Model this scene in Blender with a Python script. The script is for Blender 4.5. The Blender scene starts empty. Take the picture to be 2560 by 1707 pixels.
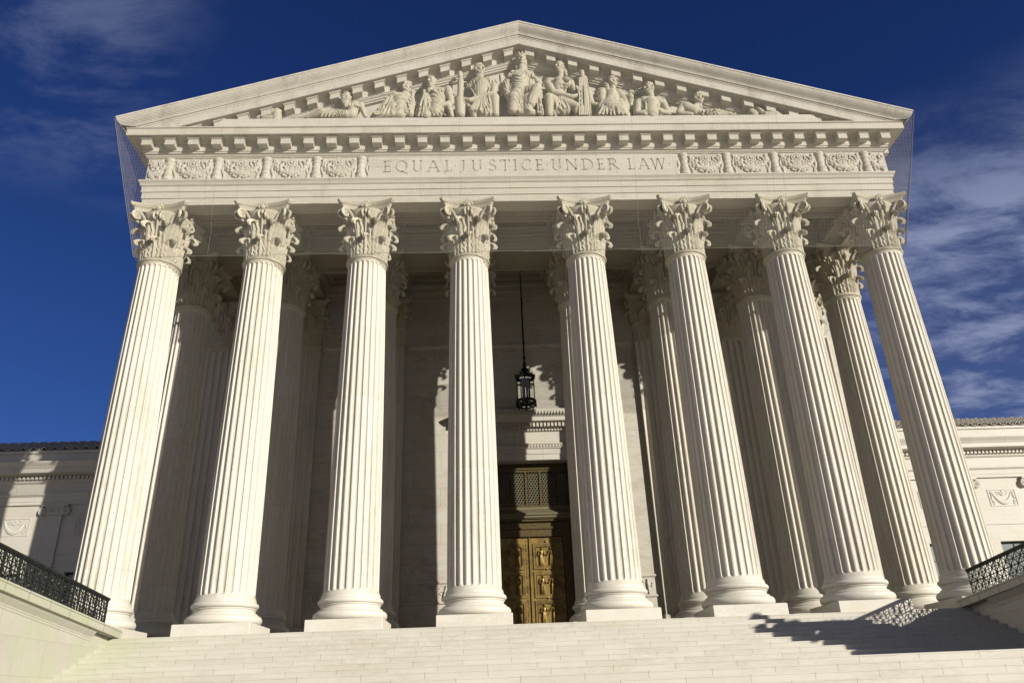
import bpy, bmesh, math, random
from math import sin, cos, pi, radians, sqrt
from mathutils import Vector, Matrix, noise

random.seed(7)
scene = bpy.context.scene
COL = scene.collection

# ---------------------------------------------------------------- camera
cam_data = bpy.data.cameras.new("camera")
cam = bpy.data.objects.new("camera", cam_data)
COL.objects.link(cam)
cam_data.sensor_width = 36.0
cam_data.lens = 36.0 * 1931.378 / 2560.0
cam_data.clip_start = 0.1
cam_data.clip_end = 4000.0
Rt = Vector((0.99884116, -0.03061393, -0.03713664))
Up = Vector((0.02065145, -0.42434727, 0.905264))
Fw = Vector((0.04347252, 0.90498187, 0.4232233))
M = Matrix((Rt, Up, -Fw)).transposed().to_4x4()
M.translation = Vector((-2.018, -26.349, -2.182))
cam.matrix_world = M
scene.camera = cam

# ---------------------------------------------------------------- light
SUN_AZ = radians(44.5)      # to the right of the facade's normal
SUN_EL = radians(17.0)
sun_dir = Vector((sin(SUN_AZ) * cos(SUN_EL), -cos(SUN_AZ) * cos(SUN_EL), sin(SUN_EL)))
sd = bpy.data.lights.new("sun", 'SUN')
sd.energy = 5.0
sd.angle = radians(0.5)
sd.color = (1.0, 0.948, 0.825)
sun = bpy.data.objects.new("sun", sd)
COL.objects.link(sun)
sun.rotation_euler = sun_dir.to_track_quat('Z', 'Y').to_euler()
sun.location = (30, -40, 30)

world = bpy.data.worlds.new("World")
scene.world = world
world.use_nodes = True
wt = world.node_tree
wt.nodes.clear()
def wn(t, **k):
    n = wt.nodes.new(t)
    for a, b in k.items():
        setattr(n, a, b)
    return n
wo = wn('ShaderNodeOutputWorld')
bg = wn('ShaderNodeBackground')
bg.inputs['Strength'].default_value = 0.06
sky = wn('ShaderNodeTexSky', sky_type='NISHITA')
sky.sun_disc = False
sky.sun_elevation = SUN_EL
sky.sun_rotation = pi - SUN_AZ
sky.altitude = 800.0
sky.air_density = 0.85
sky.dust_density = 0.15
sky.ozone_density = 3.5
# thin cirrus: streaky noise on the sky's directions
tc = wn('ShaderNodeTexCoord')
sep = wn('ShaderNodeSeparateXYZ')
wt.links.new(tc.outputs['Generated'], sep.inputs[0])
def wmath(op, a, b=None, c=None, clamp=False):
    n = wn('ShaderNodeMath', operation=op, use_clamp=clamp)
    for i, v in enumerate((a, b, c)):
        if v is None:
            continue
        if isinstance(v, (int, float)):
            n.inputs[i].default_value = v
        else:
            wt.links.new(v, n.inputs[i])
    return n.outputs[0]
X, Y, Zc = sep.outputs
zc = wmath('MAXIMUM', Zc, 0.03)
px = wmath('DIVIDE', X, wmath('ADD', zc, 0.12))
py = wmath('DIVIDE', Y, wmath('ADD', zc, 0.12))
comb = wn('ShaderNodeCombineXYZ')
wt.links.new(px, comb.inputs[0]); wt.links.new(py, comb.inputs[1])
mp = wn('ShaderNodeMapping')
mp.inputs['Rotation'].default_value = (0, 0, radians(-38))
mp.inputs['Scale'].default_value = (1.4, 2.9, 1.0)
wt.links.new(comb.outputs[0], mp.inputs[0])
n1 = wn('ShaderNodeTexNoise')
n1.inputs['Scale'].default_value = 2.3
n1.inputs['Detail'].default_value = 9.0
n1.inputs['Roughness'].default_value = 0.62
n1.inputs['Distortion'].default_value = 0.5
wt.links.new(mp.outputs[0], n1.inputs['Vector'])
n2 = wn('ShaderNodeTexNoise')
n2.inputs['Scale'].default_value = 0.9
n2.inputs['Detail'].default_value = 3.0
wt.links.new(comb.outputs[0], n2.inputs['Vector'])
def smooth(v, a, b):
    n = wn('ShaderNodeMapRange', interpolation_type='SMOOTHSTEP')
    wt.links.new(v, n.inputs[0])
    n.inputs[1].default_value = a; n.inputs[2].default_value = b
    return n.outputs[0]
# a bank to the right, lower down; a wisp to the upper left
azR = wmath('DIVIDE', X, wmath('MAXIMUM', Y, 0.05))
bankR = wmath('MULTIPLY', smooth(azR, 0.44, 0.66), smooth(Zc, 0.61, 0.44))
bankL = wmath('MULTIPLY', smooth(azR, -0.40, -0.62), smooth(Zc, 0.50, 0.60))
mp2 = wn('ShaderNodeMapping')
mp2.inputs['Rotation'].default_value = (0, 0, radians(35))
mp2.inputs['Scale'].default_value = (1.0, 1.9, 1.0)
wt.links.new(comb.outputs[0], mp2.inputs[0])
n3 = wn('ShaderNodeTexNoise')
n3.inputs['Scale'].default_value = 3.6
n3.inputs['Detail'].default_value = 12.0
n3.inputs['Roughness'].default_value = 0.66
n3.inputs['Distortion'].default_value = 0.35
wt.links.new(mp2.outputs[0], n3.inputs['Vector'])
streak = smooth(wmath('MULTIPLY_ADD', n2.outputs[0], 0.35, wmath('MULTIPLY', n1.outputs[0], 0.75)), 0.46, 0.72)
puff = smooth(wmath('MULTIPLY_ADD', n2.outputs[0], 0.45, wmath('MULTIPLY', n3.outputs[0], 0.80)), 0.50, 0.74)
maskR = wmath('MULTIPLY', bankR, wmath('MULTIPLY_ADD', puff, 0.85, 0.15))
fineL = smooth(wmath('MULTIPLY_ADD', n1.outputs[0], 0.45, wmath('MULTIPLY', n3.outputs[0], 0.65)), 0.50, 0.72)
maskL = wmath('MULTIPLY', bankL, wmath('MULTIPLY', fineL, 0.33))
cm = wmath('ADD', maskR, maskL, clamp=True)
maskFill = wmath('MULTIPLY', smooth(Y, 0.0, -0.45), wmath('MULTIPLY_ADD', smooth(n1.outputs[0], 0.35, 0.65), 0.40, 0.10))  # added bright cloud behind the camera, unseen, to fill the shade
mixc = wn('ShaderNodeMix', data_type='RGBA')
# a polarising filter's deep blue: steeper response, then scaled back
def vmul(c, v):
    n = wn('ShaderNodeVectorMath', operation='MULTIPLY')
    wt.links.new(c, n.inputs[0]); n.inputs[1].default_value = v
    return n.outputs[0]
KS = 0.10
ksep = wn('ShaderNodeSeparateColor')
wt.links.new(vmul(sky.outputs[0], (KS, KS, KS)), ksep.inputs[0])
kcmb = wn('ShaderNodeCombineColor')
for i, (amp, gam) in enumerate(((0.444, 1.174), (0.495, 1.083), (0.785, 0.976))):
    v = wmath('MULTIPLY', wmath('POWER', wmath('MAXIMUM', ksep.outputs[i], 0.0001), gam), amp / KS)
    wt.links.new(v, kcmb.inputs[i])
deep = kcmb.outputs[0]
wt.links.new(cm, mixc.inputs[0])
wt.links.new(deep, mixc.inputs[6])
mixc.inputs[7].default_value = (3.0, 3.5, 5.5, 1)
mixb = wn('ShaderNodeMix', data_type='RGBA')
wt.links.new(maskFill, mixb.inputs[0]); wt.links.new(mixc.outputs[2], mixb.inputs[6])
mixb.inputs[7].default_value = (4.0, 3.9, 3.6, 1)
wt.links.new(mixb.outputs[2], bg.inputs['Color'])
wt.links.new(bg.outputs[0], wo.inputs['Surface'])

vs = scene.view_settings
vs.view_transform = 'Standard'
vs.look = 'None'
vs.exposure = 0.44
vs.gamma = 1.0
vs.use_curve_mapping = False
scene.cycles.max_bounces = 8
scene.cycles.diffuse_bounces = 5
scene.cycles.use_denoising = True

# ---------------------------------------------------------------- helpers
class MB:
    def __init__(s):
        s.v = []; s.f = []
    def add(s, vs, fs):
        o = len(s.v)
        s.v += [tuple(p) for p in vs]
        s.f += [tuple(i + o for i in f) for f in fs]
        return s
    def box(s, x0, x1, y0, y1, z0, z1):
        vs = [(x, y, z) for z in (z0, z1) for y in (y0, y1) for x in (x0, x1)]
        return s.add(vs, [(0, 2, 3, 1), (4, 5, 7, 6), (0, 1, 5, 4), (2, 6, 7, 3), (0, 4, 6, 2), (1, 3, 7, 5)])
    def bbox(s, x0, x1, y0, y1, z0, z1, b=0.02):
        """box with chamfered vertical and upper edges"""
        vs = []
        for z, i in ((z0, 0), (z1 - b, 0), (z1, b)):
            for x, y in ((x0 + i + b, y0 + i), (x1 - i - b, y0 + i), (x1 - i, y0 + i + b), (x1 - i, y1 - i - b), (x1 - i - b, y1 - i), (x0 + i + b, y1 - i), (x0 + i, y1 - i - b), (x0 + i, y0 + i + b)):
                vs.append((x, y, z))
        fs = []
        for k in (0, 8):
            for i in range(8):
                j = (i + 1) % 8
                fs.append((k + i, k + j, k + 8 + j, k + 8 + i))
        fs.append(tuple(range(16, 24))); fs.append(tuple(range(7, -1, -1)))
        return s.add(vs, fs)
    def lathe(s, prof, n=48, c=(0, 0, 0), cap=True):
        vs = []
        for r, z in prof:
            for i in range(n):
                a = 2 * pi * i / n
                vs.append((c[0] + r * cos(a), c[1] + r * sin(a), c[2] + z))
        fs = []
        for k in range(len(prof) - 1):
            for i in range(n):
                j = (i + 1) % n
                fs.append((k * n + i, k * n + j, (k + 1) * n + j, (k + 1) * n + i))
        if cap:
            fs.append(tuple(range(n - 1, -1, -1)))
            fs.append(tuple((len(prof) - 1) * n + i for i in range(n)))
        return s.add(vs, fs)
    def tube(s, pts, rs, n=8, cap=True):
        """tube along points"""
        pts = [Vector(p) for p in pts]
        if isinstance(rs, (int, float)):
            rs = [rs] * len(pts)
        vs = []
        ref = Vector((0.13, 0.27, 0.95))
        for i, p in enumerate(pts):
            t = (pts[min(i + 1, len(pts) - 1)] - pts[max(i - 1, 0)])
            t = t.normalized() if t.length > 1e-9 else Vector((0, 0, 1))
            a = t.cross(ref)
            if a.length < 1e-3:
                a = t.cross(Vector((1, 0, 0)))
            a.normalize()
            ref = a.cross(t) * 1.0
            b = t.cross(a)
            for k in range(n):
                w = 2 * pi * k / n
                vs.append(p + (a * cos(w) + b * sin(w)) * rs[i])
        fs = []
        for i in range(len(pts) - 1):
            for k in range(n):
                j = (k + 1) % n
                fs.append((i * n + k, i * n + j, (i + 1) * n + j, (i + 1) * n + k))
        if cap:
            fs.append(tuple(range(n - 1, -1, -1)))
            fs.append(tuple((len(pts) - 1) * n + k for k in range(n)))
        return s.add(vs, fs)
    def ball(s, c, r, n=10, m=7, sc=(1, 1, 1), rot=None):
        vs = []; fs = []
        for i in range(m + 1):
            t = pi * i / m
            for k in range(n):
                w = 2 * pi * k / n
                p = Vector((r * sc[0] * sin(t) * cos(w), r * sc[1] * sin(t) * sin(w), r * sc[2] * cos(t)))
                if rot is not None:
                    p = rot @ p
                vs.append(p + Vector(c))
        for i in range(m):
            for k in range(n):
                j = (k + 1) % n
                fs.append((i * n + k, (i + 1) * n + k, (i + 1) * n + j, i * n + j))
        return s.add(vs, fs)
    def capsule(s, p, r, q, R, n=12):
        """tapered capsule, one closed surface"""
        p = Vector(p); q = Vector(q)
        d = q - p
        L = d.length
        if L < 1e-6:
            return s.ball(p, max(r, R), n, 8)
        d /= L
        prof = []
        for i in range(5):
            a = pi / 2 * i / 4
            prof.append((max(r * sin(a), 1e-4), -r * cos(a)))
        for i in range(1, 5):
            a = pi / 2 * i / 4
            prof.append((max(R * cos(a), 1e-4), L + R * sin(a)))
        q3 = d.to_track_quat('Z', 'Y').to_matrix()
        o = len(s.v)
        s.lathe(prof, n)
        for i in range(o, len(s.v)):
            v = q3 @ Vector(s.v[i]) + p
            s.v[i] = tuple(v)
        return s
    def prism(s, outline, y0, y1):
        """outline of (x,z) extruded in y"""
        n = len(outline)
        vs = [(x, y0, z) for x, z in outline] + [(x, y1, z) for x, z in outline]
        fs = [tuple(range(n)), tuple(range(2 * n - 1, n - 1, -1))]
        for i in range(n):
            j = (i + 1) % n
            fs.append((i, n + i, n + j, j))
        return s.add(vs, fs)
    def merge(s, o, mat=None):
        vs = o.v if mat is None else [tuple(mat @ Vector(p)) for p in o.v]
        return s.add(vs, o.f)
    def mesh(s, name, m=None, angle=30, fix=True):
        me = bpy.data.meshes.new(name)
        me.from_pydata(s.v, [], s.f)
        if fix:
            bm = bmesh.new(); bm.from_mesh(me)
            bmesh.ops.recalc_face_normals(bm, faces=bm.faces)
            bm.to_mesh(me); bm.free()
        if m:
            me.materials.append(m)
        if angle:
            for p in me.polygons:
                p.use_smooth = True
            me.set_sharp_from_angle(angle=radians(angle))
        me.update()
        return me
    def obj(s, name, m, parent=None, angle=30, fix=True):
        return link(name, s.mesh(name, m, angle, fix), parent)

def link(name, data, parent=None, loc=None):
    o = bpy.data.objects.new(name, data)
    COL.objects.link(o)
    if parent:
        o.parent = parent
    if loc:
        o.location = loc
    return o
def empty(name, parent=None, loc=(0, 0, 0)):
    o = link(name, None, parent, loc)
    o.empty_display_size = 0.5
    return o
def tag(o, label=None, cat=None, group=None, kind=None):
    for k, v in (('label', label), ('category', cat), ('group', group), ('kind', kind)):
        if v:
            o[k] = v
    return o
def copy_tree(o, parent):
    c = o.copy(); COL.objects.link(c)
    c.parent = parent
    for ch in list(o.children):
        copy_tree(ch, c)
    return c

# ---------------------------------------------------------------- materials
class NT:
    def __init__(s, name):
        s.m = bpy.data.materials.new(name)
        s.m.use_nodes = True
        s.t = s.m.node_tree
        s.b = s.t.nodes['Principled BSDF']
        s.out = s.t.nodes['Material Output']
    def n(s, t, **k):
        nd = s.t.nodes.new(t)
        for a, b in k.items():
            setattr(nd, a, b)
        return nd
    def l(s, a, b):
        s.t.links.new(a, b)
    def math(s, op, a, b=None, c=None, clamp=False):
        nd = s.n('ShaderNodeMath', operation=op, use_clamp=clamp)
        for i, v in enumerate((a, b, c)):
            if v is None: continue
            if isinstance(v, (int, float)): nd.inputs[i].default_value = v
            else: s.l(v, nd.inputs[i])
        return nd.outputs[0]
    def noise(s, vec, scale, detail=5, rough=0.55, dist=0.0, sc=None, rot=None):
        if sc or rot:
            mp = s.n('ShaderNodeMapping')
            if sc: mp.inputs['Scale'].default_value = sc
            if rot: mp.inputs['Rotation'].default_value = rot
            s.l(vec, mp.inputs[0]); vec = mp.outputs[0]
        nd = s.n('ShaderNodeTexNoise')
        nd.inputs['Scale'].default_value = scale
        nd.inputs['Detail'].default_value = detail
        nd.inputs['Roughness'].default_value = rough
        nd.inputs['Distortion'].default_value = dist
        s.l(vec, nd.inputs['Vector'])
        return nd.outputs[0]
    def ramp(s, v, a, b):
        nd = s.n('ShaderNodeMapRange', interpolation_type='SMOOTHSTEP')
        s.l(v, nd.inputs[0]); nd.inputs[1].default_value = a; nd.inputs[2].default_value = b
        return nd.outputs[0]
    def mix(s, f, a, b, mode='MIX'):
        nd = s.n('ShaderNodeMix', data_type='RGBA', blend_type=mode)
        if isinstance(f, (int, float)): nd.inputs[0].default_value = f
        else: s.l(f, nd.inputs[0])
        for i, v in ((6, a), (7, b)):
            if isinstance(v, tuple): nd.inputs[i].default_value = (*v, 1)
            else: s.l(v, nd.inputs[i])
        return nd.outputs[2]
    def done(s, col, rough=0.6, bump=None, bstr=0.2, bdist=0.02):
        if isinstance(col, tuple): s.b.inputs['Base Color'].default_value = (*col, 1)
        else: s.l(col, s.b.inputs['Base Color'])
        s.b.inputs['Roughness'].default_value = rough
        s.b.inputs['Specular IOR Level'].default_value = 0.3
        if bump is not None:
            nd = s.n('ShaderNodeBump')
            nd.inputs['Strength'].default_value = bstr
            nd.inputs['Distance'].default_value = bdist
            s.l(bump, nd.inputs['Height']); s.l(nd.outputs[0], s.b.inputs['Normal'])
        return s.m

ALB = 0.70
def marble(name, base=(0.74, 0.70, 0.62), dark=(0.56, 0.52, 0.46), vein=0.35, joints=None, stretch=(1, 1, 1), stain=0.0, rough=0.55, green=0.0, jstr=0.8, mott=0.45):
    base = tuple(c * ALB for c in base); dark = tuple(c * ALB for c in dark)
    N = NT(name)
    geo = N.n('ShaderNodeNewGeometry')
    P = geo.outputs['Position']
    info = N.n('ShaderNodeObjectInfo')
    # every object's own veins: shift by its random number
    off = N.n('ShaderNodeVectorMath', operation='ADD')
    cmb = N.n('ShaderNodeCombineXYZ')
    N.l(N.math('MULTIPLY', info.outputs['Random'], 37.0), cmb.inputs[0])
    N.l(N.math('MULTIPLY', info.outputs['Random'], 91.0), cmb.inputs[2])
    N.l(P, off.inputs[0]); N.l(cmb.outputs[0], off.inputs[1])
    Pv = off.outputs[0]
    big = N.noise(Pv, 0.55, 4, 0.6, 0.4, stretch)
    v1 = N.noise(Pv, 1.7, 8, 0.68, 1.6, stretch)
    v2 = N.noise(Pv, 6.0, 6, 0.7, 0.6, stretch)
    col = N.mix(N.math('MULTIPLY', N.ramp(big, 0.35, 0.7), 0.35), base, tuple(c * 0.93 for c in base))
    # veins where the noise crosses its middle
    vv = N.math('SUBTRACT', 1.0, N.math('MULTIPLY', N.math('ABSOLUTE', N.math('SUBTRACT', v1, 0.5)), 14.0), clamp=True)
    col = N.mix(N.math('MULTIPLY', N.math('MULTIPLY', vv, N.ramp(big, 0.42, 0.62)), vein), col, dark)
    col = N.mix(N.math('MULTIPLY', N.ramp(v2, 0.5, 0.8), 0.16), col, tuple(c * 0.8 for c in base))
    warm = N.noise(Pv, 0.8, 7, 0.7, 1.0, tuple(q * 1.3 for q in stretch))
    col = N.mix(N.math('MULTIPLY', N.ramp(warm, 0.50, 0.72), mott), col, tuple(b_ * k for b_, k in zip(base, (0.84, 0.76, 0.64))))
    cool = N.noise(Pv, 1.1, 6, 0.65, 1.4, tuple(q * 0.9 for q in stretch))
    col = N.mix(N.math('MULTIPLY', N.ramp(cool, 0.52, 0.70), mott * 0.8), col, tuple(b_ * k for b_, k in zip(base, (0.74, 0.75, 0.77))))
    col = N.mix(N.math('MULTIPLY', info.outputs['Random'], 0.16), col, tuple(b_ * k for b_, k in zip(base, (0.88, 0.84, 0.77))))
    if joints:
        kind = joints[0]
        sp = N.n('ShaderNodeSeparateXYZ'); N.l(P, sp.inputs[0])
        if kind == 'drum':            # joints between the drums of a shaft
            ph = N.math('FRACT', N.math('DIVIDE', N.math('ADD', sp.outputs[2], N.math('MULTIPLY', info.outputs['Random'], 0.6)), joints[1]))
            line = N.math('LESS_THAN', ph, 0.010 / joints[1])
            idx = N.math('FLOOR', N.math('DIVIDE', N.math('ADD', sp.outputs[2], N.math('MULTIPLY', info.outputs['Random'], 0.6)), joints[1]))
            seed = N.math('ADD', idx, N.math('MULTIPLY', info.outputs['Random'], 50.0))
        else:                         # courses of blocks: (kind, length, height, line width, z offset)
            _, L, Hh, w, z0 = joints
            rz = N.math('DIVIDE', N.math('SUBTRACT', sp.outputs[2], z0), Hh)
            row = N.math('FLOOR', rz)
            wnz = N.n('ShaderNodeTexWhiteNoise', noise_dimensions='1D'); N.l(row, wnz.inputs['W'])
            hx = sp.outputs[1] if kind == 'cheek' else sp.outputs[0]
            ux = N.math('ADD', N.math('DIVIDE', hx, L), N.math('MULTIPLY_ADD', N.math('MODULO', N.math('ABSOLUTE', row), 2.0), 0.5, N.math('MULTIPLY', wnz.outputs[0], 0.0 if kind == 'step' else 0.3)))
            lx = N.math('LESS_THAN', N.math('FRACT', ux), w / L)
            lz = N.math('LESS_THAN', N.math('FRACT', rz), w * 0.7 / Hh)
            line = lx if kind == 'step' else N.math('MAXIMUM', lx, lz)
            seed = N.math('ADD', N.math('MULTIPLY', row, 13.7), N.math('FLOOR', ux))
        wn2 = N.n('ShaderNodeTexWhiteNoise', noise_dimensions='1D'); N.l(seed, wn2.inputs['W'])
        col = N.mix(N.math('MULTIPLY', wn2.outputs[0], 0.40), col, tuple(c * k for c, k in zip(base, (0.82, 0.79, 0.74))))
        col = N.mix(N.math('MULTIPLY', line, jstr), col, tuple(c * 0.35 for c in dark))
    if stain:
        st = N.noise(Pv, 0.9, 6, 0.7, 0.5, (1, 1, 0.25))
        col = N.mix(N.math('MULTIPLY', N.ramp(st, 0.52, 0.75), stain), col, (0.22, 0.19, 0.14))
    if green:
        gn = N.noise(Pv, 0.8, 5, 0.6, 0.3)
        spx = N.n('ShaderNodeSeparateXYZ'); N.l(P, spx.inputs[0])
        far = N.ramp(spx.outputs[0], -9.5, -13.2)
        col = N.mix(N.math('MULTIPLY', N.math('MULTIPLY', N.ramp(gn, 0.35, 0.62), far), green), col, (0.36, 0.40, 0.25))
    return N.done(col, rough, v2, 0.12, 0.02)

M_shaft = marble('marble_shaft', (0.77, 0.725, 0.635), (0.48, 0.42, 0.34), 0.62, ('drum', 2.72), (1.6, 1.6, 0.28), jstr=0.4)
M_marble = marble('marble_plain', (0.77, 0.73, 0.65), (0.55, 0.5, 0.43), 0.35, None, (0.6, 1, 1.4), 0.10)
M_carved = marble('marble_carved', (0.65, 0.60, 0.475), (0.44, 0.38, 0.28), 0.35, None, (1, 1, 1), 0.45, 0.7)
M_entab = marble('marble_weathered', (0.74, 0.70, 0.61), (0.5, 0.46, 0.4), 0.35, ('wall', 3.6, 60.0, 0.012, -40.0), (0.5, 1, 1.6), 0.34, 0.65, jstr=0.4)
M_sima = marble('marble_streaked', (0.70, 0.66, 0.58), (0.42, 0.39, 0.34), 0.55, None, (1.2, 1.2, 0.5), 0.5, 0.7)
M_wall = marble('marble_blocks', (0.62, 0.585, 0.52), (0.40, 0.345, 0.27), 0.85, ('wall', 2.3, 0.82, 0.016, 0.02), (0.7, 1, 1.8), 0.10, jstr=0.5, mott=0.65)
M_ceil = marble('marble_soffit_shade', (0.46, 0.405, 0.30), (0.28, 0.24, 0.17), 0.4, None, (0.7, 1, 1), 0.2)  # darker copy of the marble: the portico's deep shade put into the colour
M_wing = marble('marble_wing', (0.65, 0.62, 0.555), (0.55, 0.5, 0.42), 0.3, ('wall', 2.6, 1.15, 0.014, 0.1), (0.7, 1, 1.5), 0.10, jstr=0.35)
M_step = marble('marble_steps', (0.675, 0.645, 0.58), (0.50, 0.45, 0.38), 0.5, ('step', 1.31, 0.153, 0.012, -0.002), (0.45, 1, 1.5), 0.12, 0.6, 0.45, jstr=0.6, mott=0.55)
M_cheek = marble('marble_cheek', (0.64, 0.605, 0.54), (0.5, 0.46, 0.38), 0.3, ('cheek', 1.35, 0.86, 0.014, -0.30), (1, 0.6, 1.2), 0.22, 0.6, 0.45, jstr=0.5)
M_cope = marble('marble_coping', (0.62, 0.59, 0.51), (0.42, 0.40, 0.30), 0.4, ('cheek', 1.05, 30.0, 0.03, -20.0), (1, 0.6, 1.2), 0.45, 0.7, 0.55)

def metal(name, col, col2, rough=0.45, met=0.8, sc=6.0):
    N = NT(name)
    geo = N.n('ShaderNodeNewGeometry')
    n = N.noise(geo.outputs['Position'], sc, 5, 0.65)
    N.b.inputs['Metallic'].default_value = met
    return N.done(N.mix(N.ramp(n, 0.35, 0.7), col, col2), rough, n, 0.15, 0.01)
M_bronze = metal('bronze_gilded', (0.27, 0.185, 0.058), (0.13, 0.09, 0.034), 0.45, 0.55, 3.5)
M_bronze_dark = metal('bronze_brown', (0.10, 0.07, 0.026), (0.06, 0.05, 0.026), 0.5, 0.5)
M_patina = metal('bronze_green', (0.12, 0.13, 0.085), (0.17, 0.11, 0.06), 0.6, 0.3)
M_iron = metal('dark_bronze_rail', (0.020, 0.021, 0.018), (0.042, 0.052, 0.048), 0.5, 0.5, 9.0)
M_gold = metal('rosette_gilt', (0.13, 0.10, 0.045), (0.06, 0.055, 0.035), 0.5, 0.5)
M_black = metal('black_iron', (0.008, 0.008, 0.008), (0.016, 0.014, 0.012), 0.5, 0.4)
M_dark = NT('dark_interior').done((0.012, 0.011, 0.010), 0.6)
M_net = NT('net_thread').done((0.20, 0.185, 0.16), 0.9)
M_tile = marble('roof_tile', (0.52, 0.48, 0.42), (0.3, 0.27, 0.23), 0.3, None, (1, 1, 1), 0.35, 0.8)
M_ground = marble('plaza_stone', (0.78, 0.69, 0.55), (0.42, 0.40, 0.36), 0.3, ('wall', 3.0, 900, 0.02, -400), (1, 1, 1), 0.1)
M_letter = marble('incised_marble', (0.62, 0.57, 0.475), (0.3, 0.27, 0.22), 0.2)
def glass(name, c, rough=0.08):
    N = NT(name)
    N.b.inputs['Specular IOR Level'].default_value = 0.8
    N.b.inputs['Base Color'].default_value = (*c, 1)
    N.b.inputs['Roughness'].default_value = rough
    return N.m
M_glass = glass('window_glass', (0.20, 0.22, 0.23))
M_lglass = NT('lantern_glass')
M_lglass.b.inputs['Transmission Weight'].default_value = 1.0
M_lglass.b.inputs['Roughness'].default_value = 0.03
M_lglass.b.inputs['IOR'].default_value = 1.05
M_lglass = M_lglass.m
M_tube = NT('milky_tube').done((0.22, 0.23, 0.28), 0.3)

# ---------------------------------------------------------------- measures (metres; portico floor at z=0, front column axes at y=0)
XS = [-14.315, -10.315, -6.315, -2.315, 2.315, 6.315, 10.315, 14.315]
Y2 = 3.8            # axes of the second row
YW = 7.6            # face of the portico's back wall
YWING = 12.4
ZN, ZA = 13.545, 15.97
YF, XF = -0.776, 15.114     # face of the architrave, half its length
SLOPE = 0.3175
YF_S, TR, RI = -1.30, 0.385, 0.153   # first riser, tread, riser
XC = 13.25
GROUND = -3.98

# ---------------------------------------------------------------- ground
g = MB().add([(-1500, -900, GROUND), (1500, -900, GROUND), (1500, 1500, GROUND), (-1500, 1500, GROUND)], [(0, 1, 2, 3)])
tag(g.obj('ground', M_ground, angle=0), kind='structure')

# ---------------------------------------------------------------- staircase
def stairs():
    prof = [(YF_S + 0.05, 0.0), (YF_S - 0.003, 0.0), (YF_S - 0.007, -0.004), (YF_S - 0.007, -0.030), (YF_S, -0.034)]
    i = 0
    z, y = 0.0, YF_S
    i = 0
    while z - RI > GROUND - 0.02:
        z -= RI
        i += 1
        prof.append((y, z))
        y -= TR if i != 10 else 4.15           # a landing after ten steps
        prof += [(y - 0.003, z), (y - 0.007, z - 0.004), (y - 0.007, z - 0.030), (y, z - 0.034)]
    prof.append((y, GROUND - 0.3)); prof.append((YF_S + 0.05, GROUND - 0.3))
    m = MB()
    n = len(prof)
    for x0, x1 in ((-XC - 0.05, XC + 0.05),):
        vs = [(x0, a, b) for a, b in prof] + [(x1, a, b) for a, b in prof]
        m.add(vs, [(i, (i + 1) % n, n + (i + 1) % n, n + i) for i in range(n)] + [tuple(range(n)), tuple(range(2 * n - 1, n - 1, -1))])
    return m.obj('staircase', M_step, angle=40)
tag(stairs(), 'broad flight of pale marble steps rising to the columns', 'staircase')

# ---------------------------------------------------------------- courthouse
court = empty('courthouse', loc=(0, 0, 0))
tag(court, 'pale marble temple-fronted courthouse with two rows of Corinthian columns under a pediment', 'building')

f = MB().box(-15.7, 15.7, YF_S + 0.02, 12.0, -0.45, -0.002).box(-15.6, 15.6, YF_S + 0.3, 12.0, GROUND - 0.2, -0.45)
f.obj('portico_floor', M_marble, court, angle=0)

# --- columns
def shaft_mesh():
    NF, PER = 24, 10
    z0, z1 = 1.12, 13.46
    def R(z):
        t = max(0.0, min(1.0, (z - z0) / (z1 - z0)))
        return 0.895 - 0.165 * (0.35 * t + 0.65 * t ** 2.0)
    half = 0.5 * 2 * pi / NF * 0.82         # half width of a flute; the rest is fillet
    zs = [z0, z0 + 0.10] + [z0 + 0.12 + 0.115 * (1 - cos(pi / 2 * k / 5)) for k in range(6)]
    zs += [1.8, 3, 4.5, 6, 7.5, 9, 10.5, 11.7, 12.6]
    zs += [z1 - 0.10 - 0.09 * (1 - sin(pi / 2 * k / 4)) - 0.0 for k in range(5)] + [z1 - 0.08, z1]
    rows = []
    for z in zs:
        row = []
        lo, hi = z0 + 0.12, z1 - 0.10
        wz = 0.0
        if lo <= z <= hi:
            a = min(1.0, (z - lo) / 0.115); b = min(1.0, (hi - z) / 0.09)
            wz = min(sqrt(max(0, 1 - (1 - a) ** 2)), sqrt(max(0, 1 - (1 - b) ** 2)))
        flare = 0.05 * max(0, 1 - (z - z0) / 0.14) ** 2 + 0.035 * max(0, 1 - (z1 - z) / 0.12) ** 2
        for k in range(NF):
            for j in range(PER):
                u = -1 + 2 * j / (PER - 1)
                th = (k + 0.5) * 2 * pi / NF + u * half
                d = 0.0
                if wz > 0.02:
                    q = u / wz
                    if abs(q) < 1:
                        d = 0.068 * sqrt(1 - q * q) * wz
                r = R(z) + flare - d
                row.append((r * cos(th), r * sin(th), z))
        rows.append(row)
    m = MB()
    n = NF * PER
    vs = [p for row in rows for p in row]
    fs = []
    for i in range(len(rows) - 1):
        for k in range(n):
            j = (k + 1) % n
            fs.append((i * n + k, i * n + j, (i + 1) * n + j, (i + 1) * n + k))
    m.add(vs, fs)
    return m.mesh('shaft', M_shaft, 28)

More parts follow.
